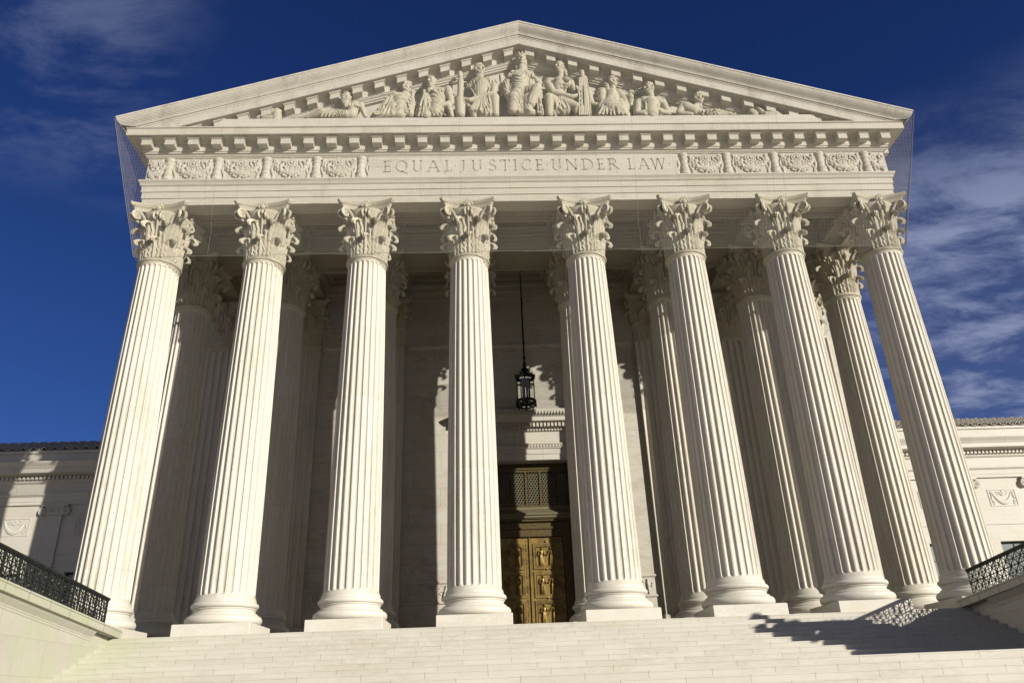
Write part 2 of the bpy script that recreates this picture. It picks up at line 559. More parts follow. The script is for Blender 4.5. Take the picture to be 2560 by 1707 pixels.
def base_mesh():
    m = MB()
    prof = [(1.12, 0.352)]
    def torus(c, r, z, n=9):
        return [(c + r * cos(a), z + r * sin(a)) for a in [(-pi / 2 + pi * i / (n - 1)) for i in range(n)]]
    prof = [(1.02, 0.353)] + torus(1.035, 0.145, 0.50) + [(1.03, 0.655), (1.03, 0.69)]
    prof += [(1.0, 0.70), (0.955, 0.73), (0.945, 0.77), (0.955, 0.805), (0.985, 0.825), (0.985, 0.85)]
    prof += torus(0.96, 0.085, 0.94, 7) + [(0.955, 1.03), (0.955, 1.075), (0.945, 1.09), (0.945, 1.12)]
    m.lathe(prof, 64)
    return m.mesh('base', M_marble, 40)

def leaf(m, ang, r0, z0, h, w, out, curl, lobes=4, nu=10, nv=16, ripple=0.022, droop=0.0):
    """acanthus leaf standing on a drum: rises, then rolls outwards at its tip"""
    pts = []
    for j in range(nv + 1):
        v = j / nv
        if v < 0.72:
            t = v / 0.72
            r = r0 + out * 0.35 * t ** 2.2
            z = z0 + (h - curl) * t
        else:
            t = (v - 0.72) / 0.28
            a = pi * 1.28 * t
            rc = out * 0.35
            r = r0 + rc + curl * 1.15 * (1 - cos(a))
            z = z0 + (h - curl) + curl * sin(a) - droop * t
        pts.append((r, z, v))
    grids = []
    for side in (0, 1):
        g_ = []
        for r, z, v in pts:
            wl = w * (0.80 + 0.28 * sin(pi * min(v * 1.15, 1))) * (1.0 if v < 0.7 else max(0.18, 1 - ((v - 0.7) / 0.3) ** 1.8 * 0.78))
            wl *= 1.0 + 0.17 * sin(2 * pi * lobes * v + 0.6)
            for i in range(nu + 1):
                u = -1 + 2 * i / nu
                dr = -0.10 * w * u * u + ripple * cos(u * pi * 3.0) + 0.025 * sin(2 * pi * lobes * v + 3.0 * abs(u)) * abs(u)
                rr = r + dr - (0.055 if side else 0.0)
                th = ang + u * wl * 0.5 / max(r, 0.6)
                zz = z - (0.02 if side and v > 0.75 else 0) - 0.05 * abs(u) * (1 if v < .7 else -0.2)
                g_.append((rr * cos(th), rr * sin(th), zz))
        grids.append(g_)
    n = nu + 1
    N_ = len(grids[0])
    vs = grids[0] + grids[1]
    fs = []
    for j in range(nv):
        for i in range(nu):
            a = j * n + i
            fs.append((a, a + 1, a + n + 1, a + n))
            fs.append((N_ + a, N_ + a + n, N_ + a + n + 1, N_ + a + 1))
    def strip(idx):
        for a, b in zip(idx[:-1], idx[1:]):
            fs.append((a, N_ + a, N_ + b, b))
    strip([i for i in range(n)]); strip([nv * n + i for i in range(n)])
    strip([j * n for j in range(nv + 1)]); strip([j * n + nu for j in range(nv + 1)])
    m.add(vs, fs)

def cap_mesh():
    m = MB()
    H = ZA - ZN
    # necking ring and bell
    prof = [(0.70, -0.16), (0.745, -0.15), (0.765, -0.115), (0.745, -0.08), (0.76, -0.075), (0.80, -0.055), (0.815, -0.005), (0.80, 0.045), (0.76, 0.06), (0.71, 0.07), (0.70, 0.4), (0.71, 0.9), (0.74, 1.3), (0.80, 1.65), (0.90, 1.93), (0.96, 2.04), (0.955, 2.08), (0.90, 2.09)]
    m.lathe(prof, 48)
    for k in range(8):
        leaf(m, k * pi / 4, 0.755, 0.06, 0.82, 0.56, 0.22, 0.125, 4, 12, 20, 0.03)
    for k in range(8):
        leaf(m, k * pi / 4 + pi / 8, 0.765, 0.10, 1.46, 0.50, 0.34, 0.145, 5, 12, 22, 0.03)
    for k in range(4):                       # leaf under each corner scroll
        leaf(m, k * pi / 2 + pi / 4, 0.79, 0.9, 0.92, 0.34, 0.55, 0.10, 3, 6, 12)
    # scrolls: a band rising out of the leaves and coiling under the corner
    def scroll(a0, a1, r0, z0, rc, zc, R0, turns, tr):
        pts = []; rs = []
        for i in range(9):
            t = i / 8
            a = a0 + (a1 - a0) * t
            r = r0 + (rc - r0) * (t ** 1.7)
            z = z0 + (zc + R0 - z0) * (1 - (1 - t) ** 1.6)
            pts.append((r * cos(a), r * sin(a), z)); rs.append(tr * (0.75 + 0.35 * t))
        n = int(18 * turns)
        for i in range(1, n + 1):
            t = i / n
            w = 2 * pi * turns * t
            rad = R0 * (1 - 0.80 * t)
            r = rc + rad * sin(w); z = zc + rad * cos(w)
            pts.append((r * cos(a1), r * sin(a1), z)); rs.append(tr * (1.1 - 0.45 * t))
        m.tube(pts, rs, 7)
        m.ball(((rc) * cos(a1), (rc) * sin(a1), zc), 0.055, 8, 6)
    for k in range(4):
        c = k * pi / 2 + pi / 4
        for s in (-1, 1):
            scroll(c + s * 0.36, c + s * 0.085, 0.80, 0.95, 1.22, 1.87, 0.185, 1.6, 0.058)
            scroll(c + s * 0.40, c + s * 0.66, 0.80, 1.05, 0.92, 1.80, 0.12, 1.35, 0.042)
            # stalk the scrolls spring from
            m.tube([(0.77 * cos(c + s * .38), 0.77 * sin(c + s * .38), 0.75), (0.80 * cos(c + s * .38), 0.80 * sin(c + s * .38), 1.12)], [0.07, 0.11], 8)
    # flower stalk and flower on each side, a palmette breaking over the abacus
    for k in range(4):
        a = k * pi / 2
        ca, sa = cos(a), sin(a)
        def P(r, t, z):
            return (r * ca - t * sa, r * sa + t * ca, z)
        m.tube([P(0.78, 0, 0.9), P(0.82, 0, 1.4), P(0.90, 0, 1.85)], [0.035, 0.04, 0.05], 7)
        m.ball(P(0.93, 0, 2.16), 0.13, 10, 8)
        for q in range(7):
            b = pi * (0.02 + 0.96 * q / 6)
            t, z = cos(b) * 0.155, sin(b) * 0.19
            m.capsule(P(0.92, t * 0.5, 2.12 + z * 0.4), 0.055, P(0.985, t, 2.14 + z), 0.052, 8)
        for s in (-1, 1):
            m.capsule(P(0.93, s * 0.10, 2.05), 0.05, P(0.98, s * 0.155, 1.92), 0.045, 8)
        m.capsule(P(0.95, 0, 2.0), 0.06, P(1.0, 0, 1.88), 0.05, 8)
    # abacus with hollow sides
    def outline(s, z):
        out = []
        for k in range(4):
            a = k * pi / 2
            # from one chamfered corner to the next along side k
            for i in range(11):
                u = -1 + 2 * i / 10
                t = u * 1.015 * s
                r = (0.83 + 0.275 * abs(u) ** 1.9) * s
                out.append((r * cos(a) - t * sin(a), r * sin(a) + t * cos(a), z))
        return out
    layers = [(0.86, 2.09), (0.885, 2.14), (0.895, 2.21), (0.93, 2.26), (0.975, 2.285), (0.975, 2.315), (0.99, 2.33), (1.01, 2.36), (1.01, H - 0.003)]
    vs = []; fs = []
    for s, z in layers:
        vs += outline(s, z)
    n = 44
    for k in range(len(layers) - 1):
        for i in range(n):
            j = (i + 1) % n
            fs.append((k * n + i, k * n + j, (k + 1) * n + j, (k + 1) * n + i))
    fs.append(tuple(range(n))); fs.append(tuple((len(layers) - 1) * n + i for i in range(n)))
    m.add(vs, fs)
    return m.mesh('capital', M_carved, 45)

ME_shaft, ME_base, ME_cap = shaft_mesh(), base_mesh(), cap_mesh()
ME_plinth = MB().bbox(-1.186, 1.186, -1.186, 1.186, 0, 0.352, 0.015).mesh('plinth', M_marble, 0)
col0 = empty('column', court, (XS[0], 0, 0))
link('plinth', ME_plinth, col0)
link('base', ME_base, col0)
link('shaft', ME_shaft, col0)
link('capital', ME_cap, col0, (0, 0, ZN))
for yy in (0, Y2):
    for x in XS:
        if yy == 0 and x == XS[0]:
            continue
        c = copy_tree(col0, court)
        c.location = (x, yy, 0)

# --- entablature: one moulded profile carried round front and sides
def sweep(prof, back, mir=True):
    """profile of (offset, z) swept left side, front, right side with mitred corners"""
    m = MB()
    n = len(prof)
    for p, z in prof:
        m.v += [(-XF - p, back, z), (-XF - p, YF - p, z), (XF + p, YF - p, z), (XF + p, back, z)]
    for i in range(n - 1):
        for k in range(3):
            a = i * 4 + k
            m.f.append((a, a + 1, a + 5, a + 4))
    return m
ZC0, ZC1 = 18.86, 19.20
ent_prof = [(-0.7, ZA), (0.0, ZA), (0.0, 16.27), (0.012, 16.28), (0.035, 16.285), (0.035, 16.55), (0.047, 16.565), (0.07, 16.57), (0.07, 16.82), (0.10, 16.835), (0.125, 16.865), (0.13, 16.90), (0.135, 16.91), (0.15, 16.96), (0.19, 17.01), (0.20, 17.02), (0.20, 17.08), (0.02, 17.10),
            (0.02, 18.20), (0.06, 18.205), (0.065, 18.245), (0.09, 18.25), (0.14, 18.30), (0.15, 18.33), (0.20, 18.335), (0.205, 18.40), (0.235, 18.41), (0.235, 18.78), (0.27, 18.80), (0.30, ZC0), (0.69, ZC0), (0.69, ZC0 - 0.02), (0.75, ZC0 - 0.02), (0.75, ZC1 - 0.07), (0.77, ZC1 - 0.06), (0.80, ZC1 - 0.03), (0.80, ZC1), (-0.5, ZC1 + 0.02)]
entab = sweep(ent_prof, 24.0).obj('entablature', M_entab, court, angle=30)
# beams and soffits behind it
b = MB()
def soffit(x0, x1, y0, y1, z):
    """underside of a beam with a sunk moulded panel"""
    b.box(x0, x1, y0, y1, z + 0.10, 17.6)
    e = 0.34
    for q, (d, h) in enumerate(((0.0, 0.0), (0.17, 0.035), (0.24, 0.07))):
        w = 0.17 if q == 0 else 0.07
        a0, a1, c0, c1 = x0 + d, x1 - d, y0 + d, y1 - d
        zz = z + h
        b.box(a0, a1, c0, c0 + w, zz, z + 0.10)
        b.box(a0, a1, c1 - w, c1, zz, z + 0.10)
        b.box(a0, a0 + w, c0 + w, c1 - w, zz, z + 0.10)
        b.box(a1 - w, a1, c0 + w, c1 - w, zz, z + 0.10)
edges = [-15.09, -13.45, -11.18, -9.45, -7.18, -5.45, -3.18, -1.45, 1.45, 3.18, 5.45, 7.18, 9.45, 11.18, 13.45, 15.09]
for y0, y1 in ((YF + 0.006, 0.77), (Y2 - 0.70, Y2 + 0.95)):
    for i in range(0, 15):
        soffit(edges[i], edges[i + 1], y0, y1, ZA + 0.004)
for x in XS:                                  # cross beams from row to row to the wall
    for y0, y1 in ((0.78, Y2 - 0.71), (Y2 + 0.96, YW)):
        soffit(x - 0.78, x + 0.78, y0, y1, ZA + 0.14)
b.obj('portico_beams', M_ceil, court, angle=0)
c_ = MB()
c_.box(-15.08, 15.08, 0.0, YW + 0.3, 17.55, 17.8)
for i in range(7):                            # sunk coffers between the beams
    x0, x1 = XS[i] + 0.78, XS[i + 1] - 0.78
    for y0, y1 in ((0.78, Y2 - 0.71), (Y2 + 0.96, YW)):
        for d, z in ((0, 16.75), (0.22, 16.98), (0.42, 17.2)):
            c_.box(x0, x1, y0 + d, y0 + d + 0.22, z, 17.55)
            c_.box(x0, x1, y1 - d - 0.22, y1 - d, z, 17.55)
            c_.box(x0 + d, x0 + d + 0.22, y0 + d + .22, y1 - d - .22, z, 17.55)
            c_.box(x1 - d - 0.22, x1 - d, y0 + d + .22, y1 - d - .22, z, 17.55)
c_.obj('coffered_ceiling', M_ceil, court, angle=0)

# --- modillions of the level cornice
def modillion(slope=0.0):
    m = MB()
    w = 0.19
    def blk(x0, x1, y0, y1, z0, z1):
        o = len(m.v)
        m.box(x0, x1, y0, y1, z0, z1)
        for i in range(o, len(m.v)):
            x, y, z = m.v[i]
            m.v[i] = (x, y, z - slope * x)
    blk(-w, w, -0.335, 0.05, -0.36, -0.11)
    blk(-w - 0.02, w + 0.02, -0.355, 0.05, -0.11, -0.085)
    blk(-w - 0.045, w + 0.045, -0.385, 0.05, -0.085, 0.0)
    return m.mesh('modillion', M_entab, 0)
ME_mod = modillion()
MODX = [(-1 if s else 1) * (0.458 + 0.9155 * k) for k in range(17) for s in (0, 1)]
for x in MODX:
    link('modillion', ME_mod, entab, (x, YF - 0.235, ZC0 - 0.003))
# modillions along the two sides (a few show under the corners)
for s in (-1, 1):
    for k in range(3):
        o = link('modillion', ME_mod, entab, (s * (XF + 0.235), YF + 0.6 + 0.915 * k, ZC0 - 0.003))
        o.rotation_euler = (0, 0, s * pi / 2)

# --- frieze: swags of fruit with rosettes, baluster-shaped torches between
def garland_mesh(half_w=0.66, side=0):
    rnd = random.Random(11)
    m = MB()
    z0, z1 = 17.12, 18.18
    y = YF - 0.03
    def ok(t):
        return side == 0 or (t * side >= 0)
    for i in range(110):                       # fruit heaped along the swag
        t = rnd.uniform(-1, 1)
        if not ok(t): continue
        zc = 17.44 + 0.36 * t * t + 0.10 * abs(t)
        q = rnd.uniform(-1, 1)
        r = rnd.uniform(0.04, 0.085)
        zz = max(z0 + r, zc + q * (0.27 - 0.10 * t * t))
        m.ball((t * half_w, y - 0.06 * (1 - q * q) - 0.01, zz), r, 7, 5, (1, 0.9, 1))
    n = 26
    for q in range(2):                         # body of the swag
        pts = []; rs = []
        for i in range(n + 1):
            t = -1 + 2 * i / n
            if not ok(t): continue
            pts.append((t * half_w, y + 0.02, 17.42 + 0.40 * t * t)); rs.append(0.17 - 0.06 * abs(t))
        if q == 0: m.tube(pts, rs, 8)
    # rosette disc
    if side == 0 or side:
        c = Vector((0, y, 17.93))
        m.ball(c + Vector((0, -0.07, 0)), 0.07, 10, 7)
        for k in range(9):
            a = 2 * pi * k / 9
            p = c + Vector((0.13 * cos(a), -0.05, 0.13 * sin(a)))
            if ok(p.x): m.ball(p, 0.062, 8, 6, (1, 0.7, 1))
        ring = [c + Vector((0.215 * cos(2 * pi * k / 24), -0.04, 0.215 * sin(2 * pi * k / 24))) for k in range(25)]
        if side == 0: m.tube(ring, 0.032, 6)
    # ribbons fluttering above the swag, rope edge at the ends
    for s in (-1, 1):
        if side and s != side: continue
        pts = [(s * (0.30 + 0.42 * t), y - 0.03, 17.98 + 0.09 * sin(t * 8) * (1 - 0.4 * t) + 0.05 * t) for t in [i / 12 for i in range(13)]]
        m.tube(pts, [0.05 - 0.02 * i / 12 for i in range(13)], 6)
        cc = [(s * (0.42 + 0.10 * cos(a)), y - 0.03, 17.92 + 0.10 * sin(a)) for a in [2 * pi * i / 14 for i in range(12)]]
        m.tube(cc, 0.03, 6)
    m.v = [(vx, YF - 0.02 + (vy - YF + 0.02) * 0.72, vz) for vx, vy, vz in m.v]
    return m.mesh('garland', M_entab, 60)
def torch_mesh():
    m = MB()
    prof = [(0.02, 17.11), (0.22, 17.115), (0.23, 17.19), (0.19, 17.24), (0.185, 17.36), (0.205, 17.38), (0.205, 17.44), (0.165, 17.47), (0.16, 17.60), (0.18, 17.62), (0.18, 17.67), (0.15, 17.70), (0.145, 17.88), (0.165, 17.90), (0.165, 17.95), (0.14, 17.98), (0.17, 18.05), (0.20, 18.10), (0.19, 18.18), (0.02, 18.19)]
    m.lathe(prof, 16, (0, YF + 0.0, 0))
    for s in (-1, 1):                          # twisted ribbons beside it
        pts = [(s * (0.27 + 0.05 * sin(t * 9)), YF - 0.05, 18.15 - 1.0 * t) for t in [i / 14 for i in range(15)]]
        m.tube(pts, [0.04 + 0.022 * abs(sin(t * 1.1)) for t in range(15)], 6)
        pts = [(s * (0.35 - 0.04 * sin(t * 9)), YF - 0.03, 18.12 - 0.98 * t) for t in [i / 14 for i in range(15)]]
        m.tube(pts, 0.035, 6)
    m.v = [(vx, YF + (vy - YF) * 0.8, vz) for vx, vy, vz in m.v]
    return m.mesh('torch', M_entab, 50)
ME_gar, ME_tor = garland_mesh(), torch_mesh()
BAL = [6.62, 8.42, 10.42, 12.36, 14.28]
for s in (-1, 1):
    for i, x in enumerate(BAL):
        link('torch', ME_tor, entab, (s * x, 0, 0))
        if i < 4:
            link('garland', ME_gar, entab, (s * (x + BAL[i + 1]) / 2, 0, 0))
    me = garland_mesh(0.66, -s)
    link('garland', me, entab, (s * 15.0, 0, 0))

# --- inscription: incised roman capitals
TH, TN = 0.135, 0.062
def glyph(ch):
    """strokes of a roman capital in a box 1 high: (points, width)"""
    def arc(cx, cz, rx, rz, a0, a1, n=14):
        return [(cx + rx * cos(radians(a0 + (a1 - a0) * i / n)), cz + rz * sin(radians(a0 + (a1 - a0) * i / n))) for i in range(n + 1)]
    sf = 0.045
    if ch == 'E': return 0.50, [([(0.12, 0), (0.12, 1)], TH), ([(0.0, 0.03), (0.48, 0.03)], TN), ([(0.0, 0.97), (0.46, 0.97)], TN), ([(0.12, 0.52), (0.40, 0.52)], TN), ([(0.47, 0.03), (0.50, 0.17)], sf), ([(0.45, 0.97), (0.46, 0.84)], sf), ([(0.40, 0.44), (0.40, 0.60)], sf)]
    if ch == 'L': return 0.52, [([(0.12, 0), (0.12, 1)], TH), ([(0.0, 0.03), (0.48, 0.03)], TN), ([(0.0, 0.975), (0.25, 0.975)], sf), ([(0.48, 0.03), (0.51, 0.19)], sf)]
    if ch == 'I': return 0.26, [([(0.13, 0), (0.13, 1)], TH), ([(0, 0.025), (0.26, 0.025)], sf), ([(0, 0.975), (0.26, 0.975)], sf)]
    if ch == 'J': return 0.36, [([(0.24, 0.15), (0.24, 1)], TH), (arc(0.06, 0.14, 0.18, 0.20, 0, -100, 8), TN), ([(0.10, 0.975), (0.37, 0.975)], sf)]
    if ch == 'T': return 0.74, [([(0.37, 0), (0.37, 1)], TH), ([(0.0, 0.96), (0.74, 0.96)], TN), ([(0.25, 0.025), (0.49, 0.025)], sf), ([(0.01, 0.98), (0.03, 0.80)], sf), ([(0.73, 0.98), (0.71, 0.80)], sf)]
    if ch == 'U': return 0.78, [([(0.14, 0.32), (0.14, 1)], TH), (arc(0.39, 0.33, 0.255, 0.31, 180, 360, 14), 0.095), ([(0.645, 0.32), (0.645, 1)], TN), ([(0.02, 0.975), (0.26, 0.975)], sf), ([(0.53, 0.975), (0.77, 0.975)], sf)]
    if ch == 'A': return 0.90, [([(0.12, 0), (0.45, 1.0)], TN), ([(0.45, 1.0), (0.78, 0)], TH), ([(0.24, 0.35), (0.66, 0.35)], TN * .9), ([(0.0, 0.025), (0.25, 0.025)], sf), ([(0.64, 0.025), (0.92, 0.025)], sf)]
    if ch == 'N': return 0.92, [([(0.14, 0), (0.14, 1)], TN), ([(0.14, 0.98), (0.78, 0.02)], TH), ([(0.78, 0), (0.78, 1)], TN), ([(0.02, 0.025), (0.27, 0.025)], sf), ([(0.65, 0.975), (0.92, 0.975)], sf), ([(0.02, 0.975), (0.18, 0.975)], sf)]
    if ch == 'W': return 1.16, [([(0.12, 1), (0.37, 0)], TH), ([(0.37, 0), (0.60, 1)], TN), ([(0.60, 1), (0.83, 0)], TH), ([(0.83, 0), (1.06, 1)], TN), ([(0.0, 0.975), (0.25, 0.975)], sf), ([(0.48, 0.975), (0.70, 0.975)], sf), ([(0.94, 0.975), (1.17, 0.975)], sf)]
    if ch == 'D': return 0.84, [([(0.14, 0), (0.14, 1)], TH), (arc(0.30, 0.5, 0.48, 0.47, 90, -90, 16), 0.11), ([(0.0, 0.03), (0.32, 0.03)], TN), ([(0.0, 0.97), (0.32, 0.97)], TN)]
    if ch == 'R': return 0.74, [([(0.14, 0), (0.14, 1)], TH), (arc(0.30, 0.74, 0.26, 0.23, 90, -90, 12), 0.10), ([(0.0, 0.97), (0.32, 0.97)], TN), ([(0.14, 0.51), (0.32, 0.51)], TN), ([(0.34, 0.50), (0.74, 0.02)], TH * .9), ([(0.0, 0.025), (0.27, 0.025)], sf)]
    if ch == 'C': return 0.82, [(arc(0.46, 0.5, 0.40, 0.47, 48, 312, 22), 0.11), ([(0.735, 0.72), (0.735, 0.93)], sf)]
    if ch == 'Q': return 0.98, [(arc(0.48, 0.5, 0.42, 0.47, 0, 360, 30), 0.11), ([(0.50, 0.06), (0.98, -0.17)], 0.09)]
    if ch == 'S': return 0.54, [(arc(0.28, 0.745, 0.20, 0.22, 40, 250, 12) + arc(0.27, 0.265, 0.22, 0.235, 75, -145, 14), 0.10), ([(0.45, 0.78), (0.45, 0.95)], sf), ([(0.06, 0.06), (0.06, 0.25)], sf)]
    return 0.1, [([(0.0, 0.48), (0.09, 0.48)], 0.09)]
WORDS = [('.', -6.00, -5.93), ('E', -5.73, -5.42), ('Q', -5.25, -4.74), ('U', -4.58, -4.13), ('A', -4.00, -3.42), ('L', -3.24, -2.93), ('.', -2.83, -2.76), ('J', -2.66, -2.40), ('U', -2.17, -1.72), ('S', -1.47, -1.14), ('T', -0.99, -0.59), ('I', -0.46, -0.30), ('C', -0.14, 0.30), ('E', 0.46, 0.76), ('.', 0.90, 0.97), ('U', 1.10, 1.54), ('N', 1.68, 2.20), ('D', 2.34, 2.83), ('E', 2.99, 3.28), ('R', 3.42, 3.87), ('.', 3.98, 4.05), ('L', 4.26, 4.55), ('A', 4.66, 5.17), ('W', 5.18, 5.84), ('.', 5.98, 6.05)]
def strokes(y0, y1, grow=0.0, words=None):
    """every letter stroke as a closed prism from y0 to y1"""
    ms = MB()
    ZB, LH = 17.40, 0.56
    for ch, xa, xb in (words or WORDS):
        gw, st = glyph(ch)
        sx = (xb - xa) / gw if ch != '.' else LH
        for pts, w in st:
            w = w * LH * 0.5 + grow
            P = [(xa + x * sx, ZB + z * LH) for x, z in pts]
            L_, R_ = [], []
            for i, p in enumerate(P):
                q0, q1 = P[max(i - 1, 0)], P[min(i + 1, len(P) - 1)]
                dx, dz = q1[0] - q0[0], q1[1] - q0[1]
                d = sqrt(dx * dx + dz * dz) or 1
                nx, nz = -dz / d * w, dx / d * w
                L_.append((p[0] + nx, p[1] + nz)); R_.append((p[0] - nx, p[1] - nz))
            ms.prism(L_ + R_[::-1], y0, y1)
    return ms
yp = YF - 0.075                                # face of the inscription slab
slab = MB().box(-6.30, 6.30, yp, YF + 0.1, 17.13, 18.17)
so = slab.obj('inscription_slab', M_entab, entab, angle=0)
cut = strokes(yp - 0.05, yp + 0.027).obj('cutter', None, None, angle=0)
bo = so.modifiers.new('cut', 'BOOLEAN')
bo.operation = 'DIFFERENCE'; bo.object = cut; bo.solver = 'EXACT'; bo.use_self = True
dg = bpy.context.evaluated_depsgraph_get()
me_new = bpy.data.meshes.new_from_object(so.evaluated_get(dg))
so.modifiers.clear()
if len(me_new.polygons) > 60:
    so.data = me_new
    if not so.data.materials: so.data.materials.append(M_entab)
bpy.data.objects.remove(cut)
for i0, i1 in ((0, 6), (6, 14), (14, 20), (20, 25)):
    strokes(yp + 0.021, yp + 0.06, 0.004, WORDS[i0:i1]).obj('inscription', M_letter, so, angle=0)

# --- pediment
ZT = 19.50                                     # lip of the gutter at the eaves
XT = XF + 1.11
def ztop(x):
    return ZT + (XT - abs(x)) * SLOPE
rake = [(-0.5, 0.02), (1.10, 0.0), (1.11, -0.015), (1.11, -0.07), (1.085, -0.085), (1.075, -0.14), (1.04, -0.22), (0.97, -0.31), (0.90, -0.38), (0.86, -0.44), (0.845, -0.49), (0.845, -0.52), (0.80, -0.53), (0.795, -0.58), (0.765, -0.61), (0.76, -0.66), (0.75, -0.665), (0.75, -1.0), (0.70, -1.0), (0.70, -0.98), (0.29, -0.98), (0.27, -1.03), (0.235, -1.05), (0.235, -1.40), (0.20, -1.41), (0.20, -1.46), (0.14, -1.49), (0.12, -1.55), (0.07, -1.56), (0.06, -1.62), (-0.34, -1.63)]
ped = MB()
n = len(rake)
for s in (-1, 1):
    o = len(ped.v)
    for p, h in rake:
        xe = XF + p
        ze = ztop(xe) + h
        if ze < ZC1 + 0.004:                   # runs into the top of the level cornice
            xe = XT - (ZC1 + 0.004 - h - ZT) / SLOPE
            ze = ZC1 + 0.004
        ped.v += [(0, YF - p, ztop(0) + h), (s * xe, YF - p, ze)]
    for i in range(n - 1):
        a = o + 2 * i
        ped.f.append((a, a + 1, a + 3, a + 2) if s > 0 else (a, a + 2, a + 3, a + 1))
    # gutter along the eaves at the side
    o = len(ped.v)
    side = [(p, ztop(XF + p) + h) for p, h in rake[1:17]] 
    for p, z in side:
        ped.v += [(s * (XF + p), YF - p, z), (s * (XF + p), 24, z)]
    for i in range(len(side) - 1):
        a = o + 2 * i
        ped.f.append((a, a + 2, a + 3, a + 1))
ped_o = ped.obj('pediment', M_sima, court, angle=30, fix=False)
ty = MB()
ty.add([(-XF - .3, YF + 0.08, ZC1 - 0.02), (XF + .3, YF + 0.08, ZC1 - 0.02), (0, YF + 0.08, ztop(0) - 0.9)], [(0, 1, 2)])
ty.add([(-12.6, YF - 0.62, ZC1 + 0.01), (12.6, YF - 0.62, ZC1 + 0.01), (12.2, YF - 0.62, 19.72), (-12.2, YF - 0.62, 19.72), (12.2, YF + 0.09, 19.74), (-12.2, YF + 0.09, 19.74)], [(0, 1, 2, 3), (3, 2, 4, 5)])
ty.obj('tympanum', M_marble, ped_o, angle=0)
rf = MB()
for s in (-1, 1):
    rf.add([(0, YF - 0.9, ztop(0) - 0.03), (0, 24, ztop(0) - 0.03), (s * (XT - .02), 24, ZT - 0.03), (s * (XT - .02), YF - 0.9, ZT - 0.03)], [(0, 1, 2, 3)])
rf.obj('roof', M_tile, court, angle=0)
ME_ml = modillion(SLOPE)
ME_mr = modillion(-SLOPE)
for x in MODX:
    if abs(x) > 13.4:
        continue
    link('modillion', ME_mr if x < 0 else ME_ml, ped_o, (x, YF - 0.235, ztop(x) - 0.983))

# --- back wall with its doorway
DW, DH = 1.95, 7.70
w = MB()
w.box(-15.4, -DW, YW, 8.6, 0, 17.6).box(DW, 15.4, YW, 8.6, 0, 17.6).box(-DW, DW, YW, 8.6, DH, 17.6)
w.box(-15.4, -14.5, 8.6, YWING + 2, 0, 19).box(14.5, 15.4, 8.6, YWING + 2, 0, 19)
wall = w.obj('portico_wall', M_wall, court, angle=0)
t_ = MB()
def xstrip(prof, x0, x1, yf):
    o = len(t_.v)
    for p, z in prof:
        t_.v += [(x0, yf - p, z), (x1, yf - p, z)]
    for i in range(len(prof) - 1):
        a = o + 2 * i
        t_.f.append((a, a + 1, a + 3, a + 2))
    for e in (0, 1):
        t_.f.append(tuple(o + 2 * i + e for i in range(len(prof))) )
strip_prof = [(-0.02, 13.30), (0.05, 13.31), (0.05, 13.36), (0.08, 13.40), (0.10, 13.46), (0.10, 13.52), (-0.02, 13.54)]
arch_prof = [(-0.02, ZA), (0.18, ZA), (0.18, 16.3), (0.22, 16.31), (0.22, 16.6), (0.28, 16.62), (0.28, 16.8), (-0.02, 16.82)]
dado_lo = [(-0.02, 1.66), (0.04, 1.665), (0.06, 1.70), (0.04, 1.76), (-0.02, 1.765)]
dado_hi = [(-0.02, 2.48), (0.04, 2.485), (0.06, 2.53), (0.05, 2.58), (-0.02, 2.585)]
for a, bb in ((-13.4, -11.2), (-9.4, -7.2), (-5.4, 5.4), (7.2, 9.4), (11.2, 13.4)):
    t_ = MB()
    xstrip(strip_prof, a, bb, YW)
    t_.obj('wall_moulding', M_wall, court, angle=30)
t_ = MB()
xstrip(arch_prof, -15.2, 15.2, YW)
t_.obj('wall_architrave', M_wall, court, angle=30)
rr = random.Random(3)                          # bands of small figures low on the wall
for a, bb in ((-13.4, -11.2), (-9.4, -7.2), (-5.4, -2.95), (2.95, 5.4), (7.2, 9.4), (11.2, 13.4)):
    t_ = MB()
    xstrip(dado_lo, a, bb, YW); xstrip(dado_hi, a, bb, YW)
    rel = t_
    x = a + 0.2
    while x < bb - 0.15:
        l = rr.uniform(-0.08, 0.08)
        rel.ball((x + l, YW - 0.03, 2.36), 0.05, 8, 6)
        rel.capsule((x + l, YW - 0.02, 2.27), 0.065, (x, YW - 0.02, 2.05), 0.075, 8)
        rel.capsule((x, YW - 0.02, 2.02), 0.075, (x + rr.uniform(-.1, .1), YW - 0.01, 1.82), 0.045, 8)
        rel.capsule((x + l, YW - 0.03, 2.24), 0.03, (x + rr.uniform(-.2, .2), YW - 0.02, 2.1), 0.025, 6)
        for q in range(3):
            rel.ball((x + 0.19 + rr.uniform(-.05, .05), YW, rr.uniform(1.85, 2.4)), rr.uniform(.03, .06), 7, 5)
        x += rr.uniform(0.34, 0.46)
    rel.obj('relief_band', M_wall, court, angle=50)

